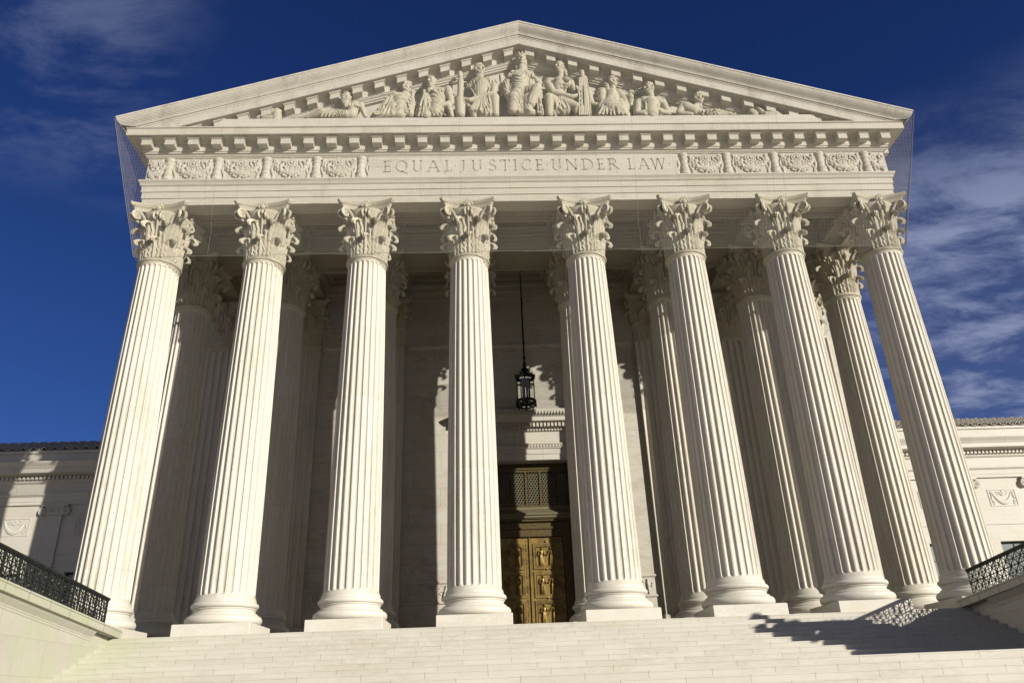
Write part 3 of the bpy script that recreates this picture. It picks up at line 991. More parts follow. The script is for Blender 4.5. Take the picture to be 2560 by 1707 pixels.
# pilasters on the wall, opposite the columns
def pil_shaft():
    m = MB()
    n = 5
    out = []
    hw, yf = 0.76, YW - 0.26
    fl = 2 * hw / n
    for k in range(n):
        x0 = -hw + k * fl
        out += [(x0 + 0.045, 0.0)]
        for j in range(9):
            a = pi * j / 8
            out.append((x0 + fl / 2 - (fl / 2 - 0.045) * cos(a), 0.085 * sin(a)))
    pts = [(-hw, 0.3), (-hw, 0.0)] + out + [(hw, 0.0), (hw, 0.3)]
    nn = len(pts)
    vs = [(x, yf + y, z) for z in (0.9, ZN - 0.1) for x, y in pts]
    m.add(vs, [(i, i + 1, nn + i + 1, nn + i) for i in range(nn - 1)])
    return m.mesh('shaft', M_shaft, 28, fix=False)
ME_ps = pil_shaft()
ME_pb = MB().bbox(-0.98, 0.98, YW - 0.48, YW + 0.1, 0, 0.35).bbox(-0.92, 0.92, YW - 0.42, YW + 0.1, 0.35, 0.62, 0.06).bbox(-0.86, 0.86, YW - 0.36, YW + 0.1, 0.62, 0.92, 0.05).mesh('base', M_wall, 0)
for x in (XS[0], XS[1], XS[2], XS[5], XS[6], XS[7]):
    p = empty('pilaster', court, (x, 0, 0))
    link('shaft', ME_ps, p); link('base', ME_pb, p)
    o = link('capital', ME_cap, p, (0, YW + 0.02, ZN))
    o.scale = (1.0, 0.42, 1.0)

# --- doorway: marble surround, bronze doors, grille
d = MB()
def dstrip(prof, x0, x1, yf):
    o = len(d.v)
    for p, z in prof:                          # returns at both ends
        d.v += [(x0 - p, yf + 0.05, z), (x0 - p, yf - p, z), (x1 + p, yf - p, z), (x1 + p, yf + 0.05, z)]
    for i in range(len(prof) - 1):
        for k in range(3):
            a = o + 4 * i + k
            d.f.append((a, a + 1, a + 5, a + 4))
dprof = [(0.10, DH + 0.02), (0.10, 7.98), (0.13, 7.99), (0.13, 8.22), (0.17, 8.24), (0.20, 8.30), (0.20, 8.40), (0.24, 8.42), (0.24, 8.46), (0.12, 8.48), (0.12, 9.03), (0.16, 9.05), (0.20, 9.12), (0.20, 9.17), (0.24, 9.18), (0.24, 9.40), (0.42, 9.42), (0.48, 9.46), (0.48, 9.64), (0.52, 9.66), (0.56, 9.72), (0.62, 9.85), (0.64, 9.92), (0.64, 9.97), (0.2, 10.1), (0.1, 10.28), (-0.02, 10.3)]
dstrip(dprof, -2.66, 2.66, YW)
for s in (-1, 1):                              # architrave down both sides
    x0, x1 = (DW + 0.02, 2.66) if s > 0 else (-2.66, -DW - 0.02)
    d.box(x0, x1, YW - 0.10, YW + 0.02, 0, DH + 0.02)
    d.box(x0 + (0.3 if s > 0 else 0), x1 - (0 if s > 0 else 0.3), YW - 0.13, YW - 0.10, 0, DH + 0.02)
k = -2.80
while k < 2.8:                                 # dentils and egg mouldings
    d.box(k, k + 0.10, YW - 0.40, YW - 0.24, 9.21, 9.38)
    k += 0.168
k = -2.8
while k < 2.8:
    d.ball((k, YW - 0.19, 9.11), 0.055, 6, 5)
    d.ball((k, YW - 0.19, 8.35), 0.06, 6, 5)
    d.ball((k, YW - 0.60, 9.80), 0.075, 6, 5, (0.6, 1, 1.3))
    k += 0.14
d.obj('door_surround', M_wall, court, angle=30)

door = empty('entrance_door', court, (0, 0, 0))
YD = 8.10
fr = MB()
fr.box(-DW, -1.52, YD - 0.12, YD + 0.2, 0, 4.40).box(1.52, DW, YD - 0.12, YD + 0.2, 0, 4.40)
fr.box(-DW, DW, YD - 0.12, YD + 0.2, 4.40, 4.72)
fr.box(-DW, DW, YD - 0.18, YD + 0.2, 4.72, 4.80).box(-DW, DW, YD - 0.10, YD + 0.2, 4.80, 5.05)
fr.box(-DW, DW, YD - 0.24, YD + 0.2, 5.05, 5.14)
fr.obj('frame', M_bronze_dark, door, angle=0)
lg = MB()                                      # green ledge between door and grille
lg.prism([(-DW, 0), (DW, 0), (DW, 1), (-DW, 1)], 0, 0.0) if False else None
lp = [(0.30, 5.14), (0.36, 5.20), (0.36, 5.26), (0.42, 5.30), (0.42, 5.36), (0.05, 5.62), (0.05, 5.74), (-0.2, 5.74), (-0.2, 5.14)]
vs = [(x, YD - p, z) for x in (-DW, DW) for p, z in lp]
nn = len(lp)
lg.add(vs, [(i, (i + 1) % nn, nn + (i + 1) % nn, nn + i) for i in range(nn)])
kx = -DW + 0.05
while kx < DW:
    lg.box(kx, kx + 0.05, YD - 0.22, YD - 0.14, 5.06, 5.12)
    kx += 0.1
lg.obj('ledge', M_patina, door, angle=0)
gr = MB()
gz0, gz1 = 5.76, 7.36
pw = 2 * DW / 6
for i in range(7):
    x = -DW + pw * i
    gr.box(x - 0.045, x + 0.045, YD - 0.08, YD + 0.06, gz0, gz1)
gr.box(-DW, DW, YD - 0.07, YD + 0.06, gz0 - 0.03, gz0 + 0.05).box(-DW, DW, YD - 0.07, YD + 0.06, gz1 - 0.05, gz1 + 0.06)
gr.box(-DW, DW, YD - 0.12, YD + 0.06, gz1 + 0.06, gz1 + 0.12).box(-DW, DW, YD - 0.09, YD + 0.06, gz1 + 0.12, DH)
kx = -DW + 0.06
while kx < DW:
    gr.ball((kx, YD - 0.10, gz1 + 0.21), 0.05, 6, 5, (0.8, 0.6, 1.4)); kx += 0.12
gr.obj('grille_frame', M_bronze_dark, door, angle=30)
st = 0.132
for q in range(6):                             # pierced screens of overlapping rings
    sc = MB()
    xa, xb_ = -DW + pw * q + 0.04, -DW + pw * (q + 1) - 0.04
    i = 0
    z = gz0 + 0.07
    while z < gz1 - 0.06:
        x = xa + 0.06 + (st / 2 if i % 2 else 0)
        while x < xb_ - 0.03:
            ring = [(x + 0.056 * cos(a), YD - 0.02, z + 0.056 * sin(a)) for a in [2 * pi * k / 8 for k in range(9)]]
            sc.tube(ring, 0.017, 4, cap=False)
            x += st
        z += st * 0.80
        i += 1
    sc.obj('screen', M_patina, door, angle=0)
MB().box(-DW, DW, YD + 0.10, YD + 0.16, -0.05, DH).obj('backing', M_dark, door, angle=0)
def leaf_door(s):
    m = MB()
    x0, x1 = (0.012, 1.50) if s > 0 else (-1.50, -0.012)
    m.box(x0, x1, YD, YD + 0.1, 0.02, 4.38)
    # stiles, rails and bead mouldings round four relief panels
    xi = 0.30
    cx = (x0 + x1) / 2
    pxh = 0.47
    for k in range(4):
        z1 = 4.0 - 1.185 * (3 - k)
        z0 = max(z1 - 0.88, 0.05)
        if z1 - z0 < 0.3:
            continue
        for q, (e, y) in enumerate(((0.10, 0.05), (0.055, 0.035), (0.0, 0.06))):
            a0, a1, b0, b1 = cx - pxh - e, cx + pxh + e, z0 - e, z1 + e
            t = 0.045 if q != 2 else 0.03
            m.box(a0, a1, YD - y, YD, b0, b0 + t).box(a0, a1, YD - y, YD, b1 - t, b1)
            m.box(a0, a0 + t, YD - y, YD, b0 + t, b1 - t).box(a1 - t, a1, YD - y, YD, b0 + t, b1 - t)
        rd = random.Random(k * 5 + (2 if s > 0 else 9))
        for fx in (-0.22, 0.22):               # two robed figures facing each other
            f0 = cx + fx
            l = -fx * 0.12
            yq = YD - 0.035
            sg = 1 if fx < 0 else -1               # faces the other figure
            m.ball((f0 + l, yq - 0.01, z1 - 0.10), 0.048, 10, 8, (0.85, 0.9, 1.15))
            m.capsule((f0 - 0.085, yq, z1 - 0.21), 0.042, (f0 + 0.085, yq, z1 - 0.20), 0.042, 8)
            m.capsule((f0 + l * .5, yq, z1 - 0.24), 0.075, (f0 - sg * 0.01, yq, z1 - 0.44), 0.060, 9)
            hem = rd.uniform(-.03, .05)
            m.capsule((f0, yq + 0.01, z1 - 0.42), 0.066, (f0 - sg * 0.05 + hem, yq + 0.01, z0 + 0.06), 0.060, 8)
            m.capsule((f0, yq + 0.01, z1 - 0.42), 0.062, (f0 + sg * 0.07 + hem, yq + 0.01, z0 + 0.05), 0.045, 8)
            hz = rd.uniform(.30, .42)
            m.capsule((f0 + sg * 0.10, yq - 0.02, z1 - 0.21), 0.030, (f0 + sg * 0.15, yq - 0.04, z1 - hz), 0.024, 7)
            m.capsule((f0 + sg * 0.15, yq - 0.04, z1 - hz), 0.024, (f0 + sg * 0.21, yq - 0.04, z1 - hz + rd.uniform(.0, .12)), 0.020, 7)
            m.capsule((f0 - sg * 0.10, yq - 0.02, z1 - 0.21), 0.030, (f0 - sg * 0.14, yq - 0.03, z1 - 0.38), 0.024, 7)
            m.capsule((f0 - sg * 0.14, yq - 0.03, z1 - 0.38), 0.024, (f0 - sg * 0.03, yq - 0.06, z1 - rd.uniform(.38, .46)), 0.020, 7)
            for q in range(5):                     # folds of the robe
                xx = f0 - 0.07 + 0.035 * q
                m.capsule((f0 - 0.04 + 0.02 * q, yq - 0.055, z1 - 0.40), 0.010, (xx + hem + rd.uniform(-.01, .01), yq - 0.05, z0 + 0.05), 0.015, 5)
        m.box(cx - 0.5, cx + 0.5, YD - 0.03, YD, z0 - 0.02, z0 + 0.035)
        m.ball((cx, YD - 0.02, z1 + 0.20), 0.05, 8, 6)
    for q in range(22):                        # studded stiles
        for xx in (x0 + 0.09, x1 - 0.09):
            m.box(xx - 0.03, xx + 0.03, YD - 0.025, YD, 0.1 + q * 0.195, 0.1 + q * 0.195 + (0.13 if q % 3 else 0.06))
    if s > 0:
        m.box(0.014, 0.07, YD - 0.06, YD, 0.02, 4.37)
    return m.obj('leaf', M_bronze, door, angle=30)
leaf_door(-1); leaf_door(1)

# --- wings, set back on both sides
BAYS = [21.2, 24.87, 28.54, 32.2]
PILS = [19.36, 23.03, 26.70, 30.37]
WX0, WX1 = 15.4, 36.0
def wing(s):
    def sx(a, b):
        return (a, b) if s > 0 else (-b, -a)
    m = MB()
    def bx(a, b, y0, y1, z0, z1):
        a, b = sx(a, b)
        m.box(a, b, y0, y1, z0, z1)
    zw0, zw1 = 1.0, 4.28
    ex = WX0
    for c in BAYS:
        bx(ex, c - 0.82, YWING, YWING + 0.5, GROUND - .2, 7.53); ex = c + 0.82
        bx(c - 0.82, c + 0.82, YWING, YWING + 0.5, GROUND - .2, zw0)
        bx(c - 0.82, c + 0.82, YWING, YWING + 0.5, zw1, 7.53)
    bx(ex, WX1, YWING, YWING + 0.5, GROUND - .2, 7.53)
    ex = 15.42                                   # course line, broken by the pilasters
    for c in PILS:
        bx(ex, c - 0.42, YWING - 0.035, YWING, 5.12, 5.24); ex = c + 0.42
    prof = [(0.0, 7.53), (0.10, 7.53), (0.10, 7.68), (0.12, 7.69), (0.12, 7.93), (0.15, 7.95), (0.20, 8.02), (0.20, 8.07), (0.07, 8.08), (0.07, 8.60), (0.11, 8.61), (0.16, 8.68), (0.16, 8.76), (0.17, 8.94), (0.30, 8.96), (0.62, 9.02), (0.62, 9.05), (0.62, 9.24), (0.65, 9.25), (0.68, 9.33), (0.78, 9.47), (0.80, 9.52), (0.80, 9.56), (0.1, 9.64), (0.06, 9.66), (0.06, 10.16), (0.13, 10.17), (0.13, 10.30), (-0.5, 10.32)]
    o = len(m.v)
    a, bb = sx(WX0, WX1)
    for p, z in prof:
        m.v += [(a, YWING - p, z), (bb, YWING - p, z)]
    for i in range(len(prof) - 1):
        k = o + 2 * i
        m.f.append((k, k + 1, k + 3, k + 2))
    x = WX0 + 0.1
    while x < WX1:
        bx(x, x + 0.115, YWING - 0.29, YWING - 0.16, 8.775, 8.93); x += 0.205
    bx(WX0, WX1, YWING + 0.5, YWING + 8, GROUND, 10.2)
    wo = m.obj('wing', M_wing, court, angle=0)
    # clay-tile roof edge
    tl = MB()
    pitch = radians(24)
    step = 0.262
    x = WX0 + 0.13
    while x < WX1:
        for k in range(7):
            y = YWING - 0.20 + k * 0.40
            zz = 10.30 + (k * 0.40) * math.tan(pitch) + 0.03
            yy1 = y + 0.44
            zz1 = zz + 0.42 * math.tan(pitch) - 0.035
            big = 1 if int(round((x - WX0) / step)) % 2 else 0
            r0 = 0.135 if big else 0.08
            lift = 0.02 if big else -0.03
            vs = []
            for (yy, q, rr_) in ((y, zz, r0), (yy1, zz1, r0 * 0.86), (y, zz, r0 - 0.03)):
                for i in range(7):
                    a = pi * i / 6
                    vs.append((s * x + rr_ * cos(a), yy, q + lift + rr_ * sin(a)))
            fs = [(i, i + 1, 8 + i, 7 + i) for i in range(6)] + [(i, 14 + i, 15 + i, i + 1) for i in range(6)]
            tl.add(vs, fs)
        x += step
    a, bb = sx(WX0, WX1)
    tl.add([(a, YWING - 0.1, 10.31), (bb, YWING - 0.1, 10.31), (bb, YWING + 2.9, 10.31 + 3.0 * math.tan(pitch)), (a, YWING + 2.9, 10.31 + 3.0 * math.tan(pitch))], [(0, 1, 2, 3)])
    tl.obj('roof', M_tile, wo, angle=60)
    for c in PILS:                               # ionic pilasters
        pm = MB()
        pm.box(s * c - 0.40, s * c + 0.40, YWING - 0.10, YWING - 0.002, GROUND + 1, 7.0)
        pm.box(s * c - 0.44, s * c + 0.44, YWING - 0.15, YWING - 0.002, 7.0, 7.06)
        pm.box(s * c - 0.40, s * c + 0.40, YWING - 0.14, YWING - 0.002, 7.06, 7.36)
        for k in range(5):
            pm.ball((s * c - 0.24 + k * 0.12, YWING - 0.16, 7.21), 0.055, 7, 5)
        pm.box(s * c - 0.62, s * c + 0.62, YWING - 0.20, YWING - 0.002, 7.42, 7.526)
        pm.box(s * c - 0.45, s * c + 0.45, YWING - 0.16, YWING - 0.002, 7.36, 7.42)
        for q in (-1, 1):
            cx, cz = s * c + q * 0.54, 7.18
            sp = [(cx - q * 0.20 * (1 - t * .85) * sin(2 * pi * 2.2 * t) * -1, YWING - 0.15 - 0.03 * t, cz + 0.20 * (1 - t * .85) * cos(2 * pi * 2.2 * t)) for t in [i / 40 for i in range(41)]]
            pm.tube(sp, [0.05 - 0.02 * i / 40 for i in range(41)], 6)
            disc = [(cx + 0.20 * cos(a), cz + 0.20 * sin(a)) for a in [2 * pi * i / 24 for i in range(24)]]
            pm.prism(disc, YWING - 0.13, YWING - 0.002)
            pm.ball((cx, YWING - 0.17, cz), 0.045, 8, 6)
        pm.obj('pilaster', M_wing, wo, angle=40)
    for c in BAYS:
        rm = MB()                                # carved panel with a swag
        x0, x1, z0, z1 = s * c - 0.74, s * c + 0.74, 6.04, 6.92
        rm.box(x0, x1, YWING - 0.05, YWING - 0.002, z1 - 0.05, z1).box(x0, x1, YWING - 0.05, YWING - 0.002, z0, z0 + 0.05)
        rm.box(x0, x0 + 0.05, YWING - 0.05, YWING - 0.002, z0 + 0.05, z1 - 0.05).box(x1 - 0.05, x1, YWING - 0.05, YWING - 0.002, z0 + 0.05, z1 - 0.05)
        sw = []
        for i in range(17):
            t = -1 + 2 * i / 16
            sw.append((s * c + t * 0.52, YWING - 0.02, 6.80 - 0.58 * (1 - t * t) ** 0.9))
        rm.tube(sw, [0.035 + 0.085 * (1 - abs(-1 + 2 * i / 16) ** 1.5) for i in range(17)], 8)
        sp = [(s * c + 0.13 * (1 - t * .8) * sin(2 * pi * 1.8 * t), YWING - 0.04, 6.70 + 0.13 * (1 - t * .8) * cos(2 * pi * 1.8 * t)) for t in [i / 30 for i in range(31)]]
        rm.tube(sp, 0.035, 6)
        for q in (-1, 1):
            rm.tube([(s * c + q * (0.22 + 0.09 * cos(a)), YWING - 0.03, 6.72 + 0.07 * sin(a)) for a in [2 * pi * i / 12 for i in range(11)]], 0.028, 6)
            rm.tube([(s * c + q * (0.56 + 0.05 * cos(a)), YWING - 0.03, 6.24 + 0.10 * sin(a)) for a in [2 * pi * i / 12 for i in range(10)]], 0.03, 6)
            rm.tube([(s * c + q * 0.60, YWING - 0.03, 6.80), (s * c + q * 0.56, YWING - 0.04, 6.6), (s * c + q * 0.62, YWING - 0.03, 6.4)], 0.04, 6)
        rm.v = [(vx, YWING + (vy - YWING) * 0.5, vz) for vx, vy, vz in rm.v]
        rm.obj('relief_panel', M_wing, wo, angle=50)
        wm = MB()                                # window: frame, bars, panes
        y = YWING + 0.22
        x0, x1 = s * c - 0.82, s * c + 0.82
        wm.box(x0, x0 + 0.08, y, y + 0.1, zw0, zw1).box(x1 - 0.08, x1, y, y + 0.1, zw0, zw1).box(x0, x1, y, y + 0.1, zw1 - 0.09, zw1).box(x0, x1, y, y + 0.1, zw0, zw0 + 0.1)
        wm.box(s * c - 0.03, s * c + 0.03, y, y + 0.08, zw0, zw1)
        for zz in (1.85, 2.65, 3.45):
            wm.box(x0, x1, y, y + 0.08, zz - 0.025, zz + 0.025)
        fo = wm.obj('window', M_iron, wo, angle=0)
        MB().box(x0, x1, y + 0.04, y + 0.06, zw0, zw1).obj('pane', M_glass, fo, angle=0)
    return wo
wing(-1); wing(1)

# ---------------------------------------------------------------- parapets beside the steps
RISE = 0.088
def zs(y):
    return RISE * (-1.5 - y)
def cheek(s, y1):
    root = empty('parapet_wall', loc=(s * XC, YF_S, 0))
    base = Vector((s * XC, YF_S, 0))
    yn = YF_S - 0.02
    wd = 4.4
    def path(prof, nm, mat, y0):
        m = MB()
        n = len(prof)
        for y in (y0, y1):
            for p, z in prof:
                m.v.append((s * (XC - p) - base.x, y - base.y, z + zs(y)))
        m.f += [(i, i + 1, n + i + 1, n + i) for i in range(n - 1)]
        m.f += [tuple(range(n)), tuple(range(2 * n - 1, n - 1, -1))]
        return m.obj(nm, mat, root, angle=30)
    path([(-wd, 0.30), (-0.02, 0.30), (0.26, 0.285), (0.27, 0.27), (0.27, 0.235), (0.25, 0.225), (0.25, 0.05), (0.17, 0.045), (-0.1, 0.045), (-wd, 0.045)], 'coping', M_cope, -1.02)
    path([(-wd, 0.043), (0.165, 0.043), (0.155, 0.02), (0.12, -0.03), (0.06, -0.09), (0.03, -0.13), (0.03, -0.16), (0.015, -0.165), (0.015, -0.22), (0.0, -0.23), (-0.1, -0.23), (-wd, -0.23)], 'cornice_moulding', M_cheek, -2.45)
    m = MB()
    for y in (yn, y1 + 0.25):
        m.v += [(s * (XC + wd - 0.3) - base.x, y - base.y, GROUND - 0.2), (s * XC - base.x, y - base.y, GROUND - 0.2), (s * XC - base.x, y - base.y, zs(y) + 0.03 if y > -2 else zs(y) - 0.1), (s * (XC + wd - 0.3) - base.x, y - base.y, zs(y) - 0.1)]
    m.f += [(0, 1, 5, 4), (1, 2, 6, 5), (2, 3, 7, 6), (3, 0, 4, 7), (3, 2, 1, 0), (4, 5, 6, 7)]
    m.obj('wall', M_cheek, root, angle=0)
    return root
tag(cheek(-1, -9.7), 'sunlit marble parapet wall with mossy coping left of the steps', 'parapet wall', 'parapet walls beside the steps')
tag(cheek(1, -9.7), 'shaded marble parapet wall with coping right of the steps', 'parapet wall', 'parapet walls beside the steps')

# ---------------------------------------------------------------- railings
def railing(name, x, ya, yb, zf, slope_f, label, rows=2, knobs=True):
    root = empty(name, loc=(x, ya, zf(ya)))
    tag(root, label, 'railing', 'railings of the steps and portico')
    d = -1 if yb < ya else 1
    L = abs(yb - ya)
    bay = 0.69
    nb = max(1, int(round(L / bay)))
    bay = L / nb
    H0, H1 = 0.02, 0.74
    def pt(u, z, off=0.0):
        y = ya + d * u
        return (off, y - ya, z + zf(y) - zf(ya))
    def bar(m, u0, z0, u1, z1, w, t):
        """flat bar between two points of the panel's plane"""
        a = Vector((u0, z0)); b_ = Vector((u1, z1))
        dd = (b_ - a).normalized(); nn_ = Vector((-dd.y, dd.x)) * w / 2
        vs = []
        for off in (-t / 2, t / 2):
            for p in (a + nn_, b_ + nn_, b_ - nn_, a - nn_):
                vs.append(pt(p.x, p.y, off))
        m.add(vs, [(0, 1, 2, 3), (7, 6, 5, 4), (0, 4, 5, 1), (1, 5, 6, 2), (2, 6, 7, 3), (3, 7, 4, 0)])
    m = MB(); bar(m, -0.05, H1 + 0.035, L, H1 + 0.035, 0.055, 0.13); bar(m, -0.03, H1 - 0.01, L, H1 - 0.01, 0.035, 0.08)
    m.obj('top_rail', M_iron, root, angle=0)
    m = MB(); bar(m, 0, H0, L, H0, 0.035, 0.06); m.obj('bottom_rail', M_iron, root, angle=0)
    for i in range(nb + 1):
        m = MB(); bar(m, i * bay, 0.0, i * bay, H1, 0.042, 0.06)
        m.obj('post', M_iron, root, angle=0)
    for i in range(nb):
        m = MB(); gk = MB()
        cw, ch = bay / 2, (H1 - H0) / rows
        bar(m, (i + .5) * bay, H0, (i + .5) * bay, H1, 0.024, 0.04)
        for r in range(1, rows):
            bar(m, i * bay, H0 + r * ch, (i + 1) * bay, H0 + r * ch, 0.024, 0.04)
        for c in range(2):
            for r in range(rows):
                cx, cz = i * bay + (c + .5) * cw, H0 + (r + .5) * ch
                for k in range(8):
                    a = k * pi / 4
                    ex, ez = cos(a), sin(a)
                    q = max(abs(ex), abs(ez))
                    bar(m, cx, cz, cx + ex / q * cw / 2, cz + ez / q * ch / 2, 0.017, 0.026 - 0.002 * (k % 2))
                if knobs:
                    gk.ball(pt(cx, cz, 0), 0.032, 8, 6, (1.1, 1, 1))
        po = m.obj('lattice_panel', M_iron, root, angle=0)
        if knobs:
            gk.obj('rosettes', M_gold, po, angle=60)
    return root
railing('railing', -13.32, -1.64, -9.4, lambda y: 0.31 + zs(y), RISE, 'openwork bronze railing with star lattice along the left parapet', 2)
railing('railing', 13.32, -1.56, -9.4, lambda y: 0.31 + zs(y), RISE, 'openwork bronze railing with star lattice along the right parapet', 2)
railing('railing', 15.3, 1.5, 6.6, lambda y: 0.0, 0, 'short dark railing low behind the rightmost front column', 2, False)

# small chain from the right railing towards the corner column
ch = MB()
p0, p1 = Vector((13.32, -1.6, 0.42)), Vector((13.25, -1.19, 0.33))
ch_o = Vector(p0)
for i in range(14):
    t = (i + .5) / 14
    c = p0.lerp(p1, t) + Vector((0, 0, -0.10 * sin(pi * t)))
    ax = Vector((1, 0, 0)) if i % 2 else Vector((0, 0, 1))
    dr = (p1 - p0).normalized()
    ch.tube([c - ch_o + dr * 0.028 * cos(a) + ax * 0.017 * sin(a) for a in [2 * pi * k / 10 for k in range(11)]], 0.006, 5, cap=False)
o = ch.obj('chain', M_iron, None, angle=60); o.location = p0
tag(o, 'thin dark chain hanging at the end of the right railing', 'chain')

# ---------------------------------------------------------------- lantern
LX, LY = 0.03, 5.55
lan = empty('hanging_lantern', loc=(LX, LY, 9.45))
tag(lan, 'black iron lantern hanging on a long rod above the doorway', 'lantern')
m = MB().tube([(0, 0, 2.2), (0, 0, 8.15)], 0.042, 8)
for z in (2.2, 2.45):
    m.ball((0, 0, z), 0.075, 8, 6)
m.obj('rod', M_black, lan)
m = MB()
m.lathe([(0.02, 2.2), (0.06, 2.15), (0.10, 2.08), (0.05, 2.0), (0.12, 1.93), (0.17, 1.88), (0.09, 1.80), (0.08, 1.72), (0.14, 1.62), (0.20, 1.60), (0.02, 1.58)], 16)
for k in range(8):                               # cresting and brackets of the crown
    a = 2 * pi * k / 8
    ca, sa = cos(a), sin(a)
    m.tube([(0.10 * ca, 0.10 * sa, 1.75), (0.20 * ca, 0.20 * sa, 1.78), (0.30 * ca, 0.30 * sa, 1.66), (0.40 * ca, 0.40 * sa, 1.53)], 0.022, 6)
    m.capsule((0.41 * ca, 0.41 * sa, 1.50), 0.045, (0.44 * ca, 0.44 * sa, 1.70), 0.012, 7)
m.lathe([(0.36, 1.42), (0.43, 1.42), (0.44, 1.50), (0.43, 1.56), (0.37, 1.56), (0.36, 1.50)], 32, cap=False)
m.obj('crown', M_black, lan)
m = MB()
for k in range(8):
    a = 2 * pi * (k + .5) / 8
    m.tube([(0.40 * cos(a), 0.40 * sin(a), 0.36), (0.40 * cos(a), 0.40 * sin(a), 1.45)], 0.022, 6)
m.lathe([(0.37, 0.28), (0.45, 0.28), (0.46, 0.34), (0.44, 0.40), (0.37, 0.40)], 32, cap=False)
m.lathe([(0.40, 0.16), (0.46, 0.17), (0.46, 0.22), (0.40, 0.23)], 32, cap=False)
for k in range(4):
    a = pi * k / 4
    m.tube([(0.42 * cos(a), 0.42 * sin(a), 0.20), (-0.42 * cos(a), -0.42 * sin(a), 0.20)], 0.03, 6)
for k in range(8):
    a = 2 * pi * k / 8
    m.capsule((0.43 * cos(a), 0.43 * sin(a), 0.17), 0.035, (0.43 * cos(a), 0.43 * sin(a), 0.07), 0.012, 6)
    m.tube([(0.44 * cos(a), 0.44 * sin(a), 0.22), (0.43 * cos(a), 0.43 * sin(a), 0.29)], 0.025, 6)
m.obj('cage', M_black, lan)
MB().lathe([(0.385, 0.38), (0.385, 1.44)], 24, cap=False).obj('glass', M_lglass, lan)
m = MB()
for k in range(4):
    a = 2 * pi * k / 4 + 0.4
    m.tube([(0.09 * cos(a), 0.09 * sin(a), 0.45), (0.09 * cos(a), 0.09 * sin(a), 1.05)], 0.026, 8)
m.lathe([(0.02, 0.30), (0.2, 0.32), (0.16, 0.42), (0.10, 0.48), (0.02, 0.50)], 16)
m.lathe([(0.05, 1.05), (0.16, 1.08), (0.21, 1.20), (0.21, 1.40), (0.05, 1.46)], 16)
m.obj('candle_tubes', M_tube, lan)
MB().lathe([(0.02, 0.22), (0.08, 0.18), (0.05, 0.10), (0.07, 0.06), (0.02, -0.06)], 12).obj('finial', M_black, lan)

